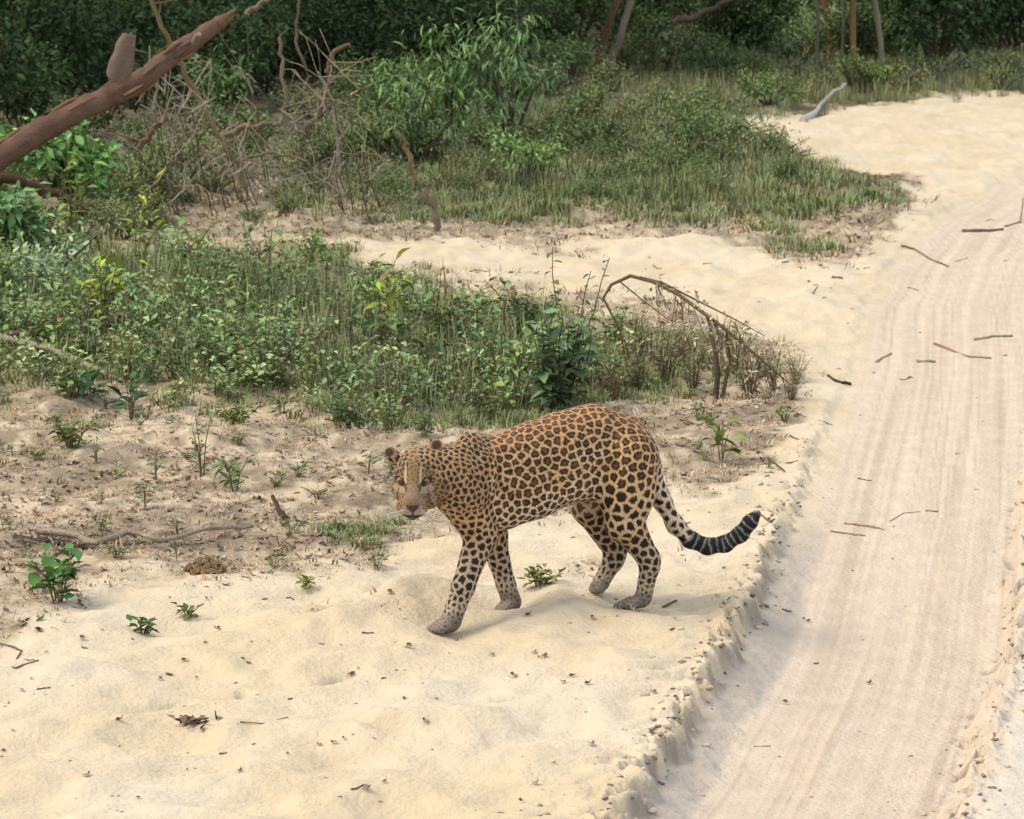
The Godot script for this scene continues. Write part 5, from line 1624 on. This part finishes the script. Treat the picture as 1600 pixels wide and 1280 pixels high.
	stick("road_twig", "fine twig on the lower part of the wheel track", [[1178, 1168], [1205, 1167]], 0.0014, 0.0014, Color(0.488, 0.390, 0.325), "twig")
	stick("tail_twig", "thin dark twig on the bank just behind the leopard's tail tip", [[1186, 802], [1198, 812], [1212, 823]], 0.0042, 0.0028, Color(0.300, 0.225, 0.163), "twig")
	stick("bank_twig", "dark twig lying on the bank above the leopard's tail", [[1200, 716], [1212, 726], [1226, 738]], 0.0056, 0.0035, Color(0.275, 0.213, 0.163), "twig")
	stick("bank_twig", "dark twig near the fork of tail and thigh on dry ground", [[1070, 655], [1085, 664], [1096, 672]], 0.0056, 0.0035, Color(0.300, 0.225, 0.163), "twig")
	stick("hind_twig", "brown twig on sand right behind the leopard's hind paw", [[1036, 950], [1048, 944], [1058, 940]], 0.005, 0.003, Color(0.26, 0.19, 0.13), "twig")
	stick("path_stick", "thin curved stick on the pale sand path", [[715, 432], [745, 426], [780, 430]], 0.0070, 0.0042, Color(0.375, 0.288, 0.200))
	stick("path_stick", "short dark stick at the right of the pale sand path", [[1300, 437], [1316, 437]], 0.0105, 0.0084, Color(0.325, 0.237, 0.163))
	stick("green_twig", "fallen dark green twig at the track's edge right of the arched branch", [[1294, 588], [1305, 596], [1316, 600], [1328, 601]], 0.007, 0.011, Color(0.085, 0.105, 0.07), "twig")
	var sg := "little sticks strewn on the sand"
	for i in 46:
		var q: Vector2 = [Vector2(rng.randf_range(0, 620), rng.randf_range(930, 1270)), Vector2(rng.randf_range(1050, 1260), rng.randf_range(650, 900)), Vector2(rng.randf_range(850, 1320), rng.randf_range(390, 480)), Vector2(rng.randf_range(1340, 1560), rng.randf_range(300, 460)), Vector2(rng.randf_range(1150, 1480), rng.randf_range(560, 1270))][i % 5]
		var ln := rng.randf_range(6, 22)
		var an := rng.randf_range(-0.4, 0.4)
		var spot: String = [" at the lower left", " on the bank behind the leopard", " on the path beyond the thicket", " on the far end of the track", " on the wheel track"][i % 5]
		stick("small_stick", "small dead stick lying on pale sand" + spot, [[q.x, q.y], [q.x + ln * 0.5, q.y + ln * an * 0.5 + rng.randf_range(-2, 2)], [q.x + ln, q.y + ln * an]], 0.0035, 0.002, shade(Color(0.25, 0.19, 0.14)), "stick", sg + spot, 5)
	# ---- curled dead leaves on the bare sand
	var lm := []
	for k in 4:
		var lb := MB.new()
		lb.leaf(Vector3(-0.02, 0.004, 0), Vector3(1, 0.15, 0).normalized(), Vector3.UP, 0.042, 0.022, shade(Color(0.21, 0.15, 0.105)), 0.25 - 0.2 * k)
		lb.leaf(Vector3(-0.012, 0.002, 0.004), Vector3(0.8, 0.5, 0.35).normalized(), Vector3(0, 0.4, -1).normalized(), 0.026, 0.018, shade(Color(0.12, 0.085, 0.06)), 0.1)
		lm.append(lb.mesh())
	var i := 0
	for q in [[252, 1063], [288, 1034], [307, 1061], [186, 1127], [532, 988], [548, 1034], [630, 1092], [186, 1169], [135, 1214], [216, 1248], [292, 1204], [374, 1205], [499, 1166], [522, 1169], [538, 1170], [600, 1240], [572, 1236], [572, 1254], [396, 1165],
			[72, 1019], [48, 1060], [34, 1078], [6, 1176], [824, 963], [928, 966], [1054, 968], [1049, 988], [714, 1003], [702, 1022], [804, 1056], [894, 1058], [918, 1070], [666, 1122], [924, 1165], [866, 1192], [816, 1254], [836, 1226], [632, 1093], [1056, 1103], [1022, 1084],
			[835, 1018], [842, 1024], [850, 1022], [1357, 1069], [1255, 968], [1262, 972], [1228, 1100], [560, 1040], [450, 1180], [20, 1140], [320, 1000], [340, 985], [60, 985], [130, 1000], [880, 1068], [770, 1022], [640, 1012], [610, 935], [625, 940]]:
		var leaf := obj("dead_leaf", lm[i % 4], leafy)
		var s := rng.randf_range(0.3, 0.9)
		leaf.transform = Transform3D(Basis(Vector3.UP, rng.randf() * TAU).scaled(Vector3.ONE * s), at(q[0], q[1]) + Vector3(0, 0.003, 0))
		var spot := "on the wheel track" if q[0] > 1110 else ("below the leopard near the bank edge" if q[0] > 690 else "left of and below the leopard's front paw")
		tag(leaf, "small curled dead leaf lying on bare sand " + spot, "leaf", "dead leaves " + spot)
		i += 1
	# ---- dark debris clump and brown clod
	var cl := thing("debris_clump", "dark clump of twigs and leaf bits on the open sand at lower left", "debris", at(295, 1150))
	var tb := MB.new()
	var fb := MB.new()
	for k in 20:
		var p := Vector3(rng.randfn(0.03, 0.04), rng.randf_range(0.0, 0.02), rng.randfn(0, 0.025))
		tb.tube([p, p + Vector3(rng.randfn(0, 0.04), rng.randf_range(-0.01, 0.02), rng.randfn(0, 0.02))], [0.004, 0.002], 4, shade(Color(0.14, 0.11, 0.08)), rng)
		fb.leaf(p, Vector3(rng.randfn(), 0.3, rng.randfn()).normalized(), Vector3(0.1, 1, 0.2).normalized(), 0.035, 0.018, shade(Color(0.17, 0.12, 0.085)), 0.2)
	obj("twigs", tb.mesh(), woody, cl).set_meta("kind", "stuff")
	obj("leaf_bits", fb.mesh(), leafy, cl).set_meta("kind", "stuff")
	var cb := MB.new()
	var nn := noise(77, 9.0, 4)
	for k in 150:
		var a := rng.randf() * TAU
		var rr := 0.085 * sqrt(rng.randf())
		var hh := 0.075 * (1.0 - rr / 0.1) * rng.randf_range(0.3, 1.1)
		var sz := rng.randf_range(0.006, 0.020)
		lump(cb, Vector3(cos(a) * rr, hh, sin(a) * rr), Vector3(sz, sz * 0.8, sz), shade(Color(0.42, 0.29, 0.165), 0.75, 1.2), nn, 0.9, 5)
	var clod := obj("earth_clod", cb.mesh(), woody)
	clod.position = at(322, 893) + Vector3(0, 0.003, 0)
	clod.scale = Vector3(0.9, 0.75, 0.9)
	tag(clod, "crumbly brown clod of earth on the sand left of the leopard's front paw", "clod")
	# ---- crumbled sand along the broken edge of the bank
	var mb := MB.new()
	lump(mb, Vector3.ZERO, Vector3.ONE, Color(1, 1, 1), nn, 1.0, 6)
	var xf := []
	var cols := []
	for k in 350:
		var dd := rng.randf_range(8.0, 14.5)
		var off := rng.randfn(-0.05, 0.10) if k % 3 else rng.randfn(1.0 + 0.02 * (dd - 8.0), 0.09)
		if k % 3 == 0 and dd > 12.5: continue
		var x := xe(dd) + off
		var s := 0.002 + 0.008 * pow(rng.randf(), 4.0)
		xf.append(Transform3D(Basis(rnd_dir(), rng.randf() * TAU).scaled(Vector3(s * 1.4, s, s)), Vector3(x, height(x, -dd) + s * 0.2, -dd)))
		cols.append(Color(0.50, 0.40, 0.27) * rng.randf_range(0.9, 1.05) if rng.randf() < 0.85 else shade(Color(0.24, 0.19, 0.14)))
	for k in 10:
		var dd := rng.randf_range(8.0, 12.8)
		var x := xe(dd)
		x += rng.randfn(-0.015, 0.03) - edge_wobble(x, -dd)
		var s := rng.randf_range(0.007, 0.020)
		xf.append(Transform3D(Basis(rnd_dir(), rng.randf() * TAU).scaled(Vector3(s * 1.3, s * 0.8, s)), Vector3(x, height(x, -dd) - s * 0.1, -dd)))
		cols.append(Color(0.50, 0.40, 0.265) * rng.randf_range(0.9, 1.05))
	for k in 260:
		var dd := rng.randf_range(8.0, 13.5)
		var x := xe(dd) + (rng.randfn(-0.02, 0.04) if k % 3 else 1.0 + 0.02 * (dd - 8.0) + rng.randfn(0.0, 0.05))
		var s := rng.randf_range(0.003, 0.009)
		xf.append(Transform3D(Basis(Vector3.UP, rng.randf() * TAU) * Basis(Vector3.RIGHT, rng.randf_range(-0.6, 0.6)).scaled(Vector3(s * rng.randf_range(1.0, 2.6), s * 0.5, s)), Vector3(x, height(x, -dd) + s * 0.2, -dd)))
		cols.append(shade([Color(0.20, 0.155, 0.11), Color(0.13, 0.10, 0.075), Color(0.28, 0.22, 0.16)][k % 3]))
	scatter("sand_crumbs", mb.mesh(), vc_mat(1.0), xf, cols, "crumbs of sand and grit along the broken bank edges", "sand crumbs")
	# ---- tiny dark bits everywhere on the sand
	xf = []; cols = []
	for k in 900:
		var p := at(rng.randf_range(0, 1600), rng.randf_range(300, 1275))
		if sand_at(p.x, p.z) < 0.4: continue
		if p.x > xe(-p.z) and rng.randf() < 0.65: continue
		if n_zone2.get_noise_2d(p.x * 0.8, p.z * 0.8) < rng.randf_range(-0.15, 0.3): continue
		var s := rng.randf_range(0.002, 0.006) * lerpf(0.8, 2.0, smoothstep(10.0, 25.0, -p.z))
		xf.append(Transform3D(Basis(Vector3.UP, rng.randf() * TAU).scaled(Vector3(s * rng.randf_range(0.8, 2.4), s * 0.5, s)), p + Vector3(0, s * 0.2, 0)))
		cols.append(shade([Color(0.22, 0.17, 0.12), Color(0.13, 0.10, 0.075), Color(0.34, 0.27, 0.2)][k % 3]))
	scatter("plant_crumbs", mb.mesh(), vc_mat(1.0), xf, cols, "tiny dark crumbs of bark and leaf on the sand", "litter crumbs")

func lump(b: MB, c: Vector3, r: Vector3, col: Color, nn: FastNoiseLite, rough: float, res := 14) -> void:
	var ids := []
	for i in res + 1:
		var row := []
		for k in res * 2:
			var th := PI * i / res
			var ph := TAU * k / (res * 2)
			var d := Vector3(sin(th) * cos(ph), cos(th), sin(th) * sin(ph))
			var f := 1.0 + rough * nn.get_noise_3dv(d * 0.12) + rough * 0.5 * nn.get_noise_3dv(d * 0.4 + Vector3(3, 1, 2))
			var g := 1.0 + 0.5 * nn.get_noise_3dv(d * 0.5 + Vector3(9, 0, 0))
			row.append(b.vert(c + d * r * f, (d / r).normalized(), Color(col.r * g, col.g * g, col.b * g)))
		ids.append(row)
	for i in res:
		for k in res * 2:
			var k2 := (k + 1) % (res * 2)
			b.tri(ids[i][k], ids[i + 1][k], ids[i][k2])
			b.tri(ids[i][k2], ids[i + 1][k], ids[i + 1][k2])
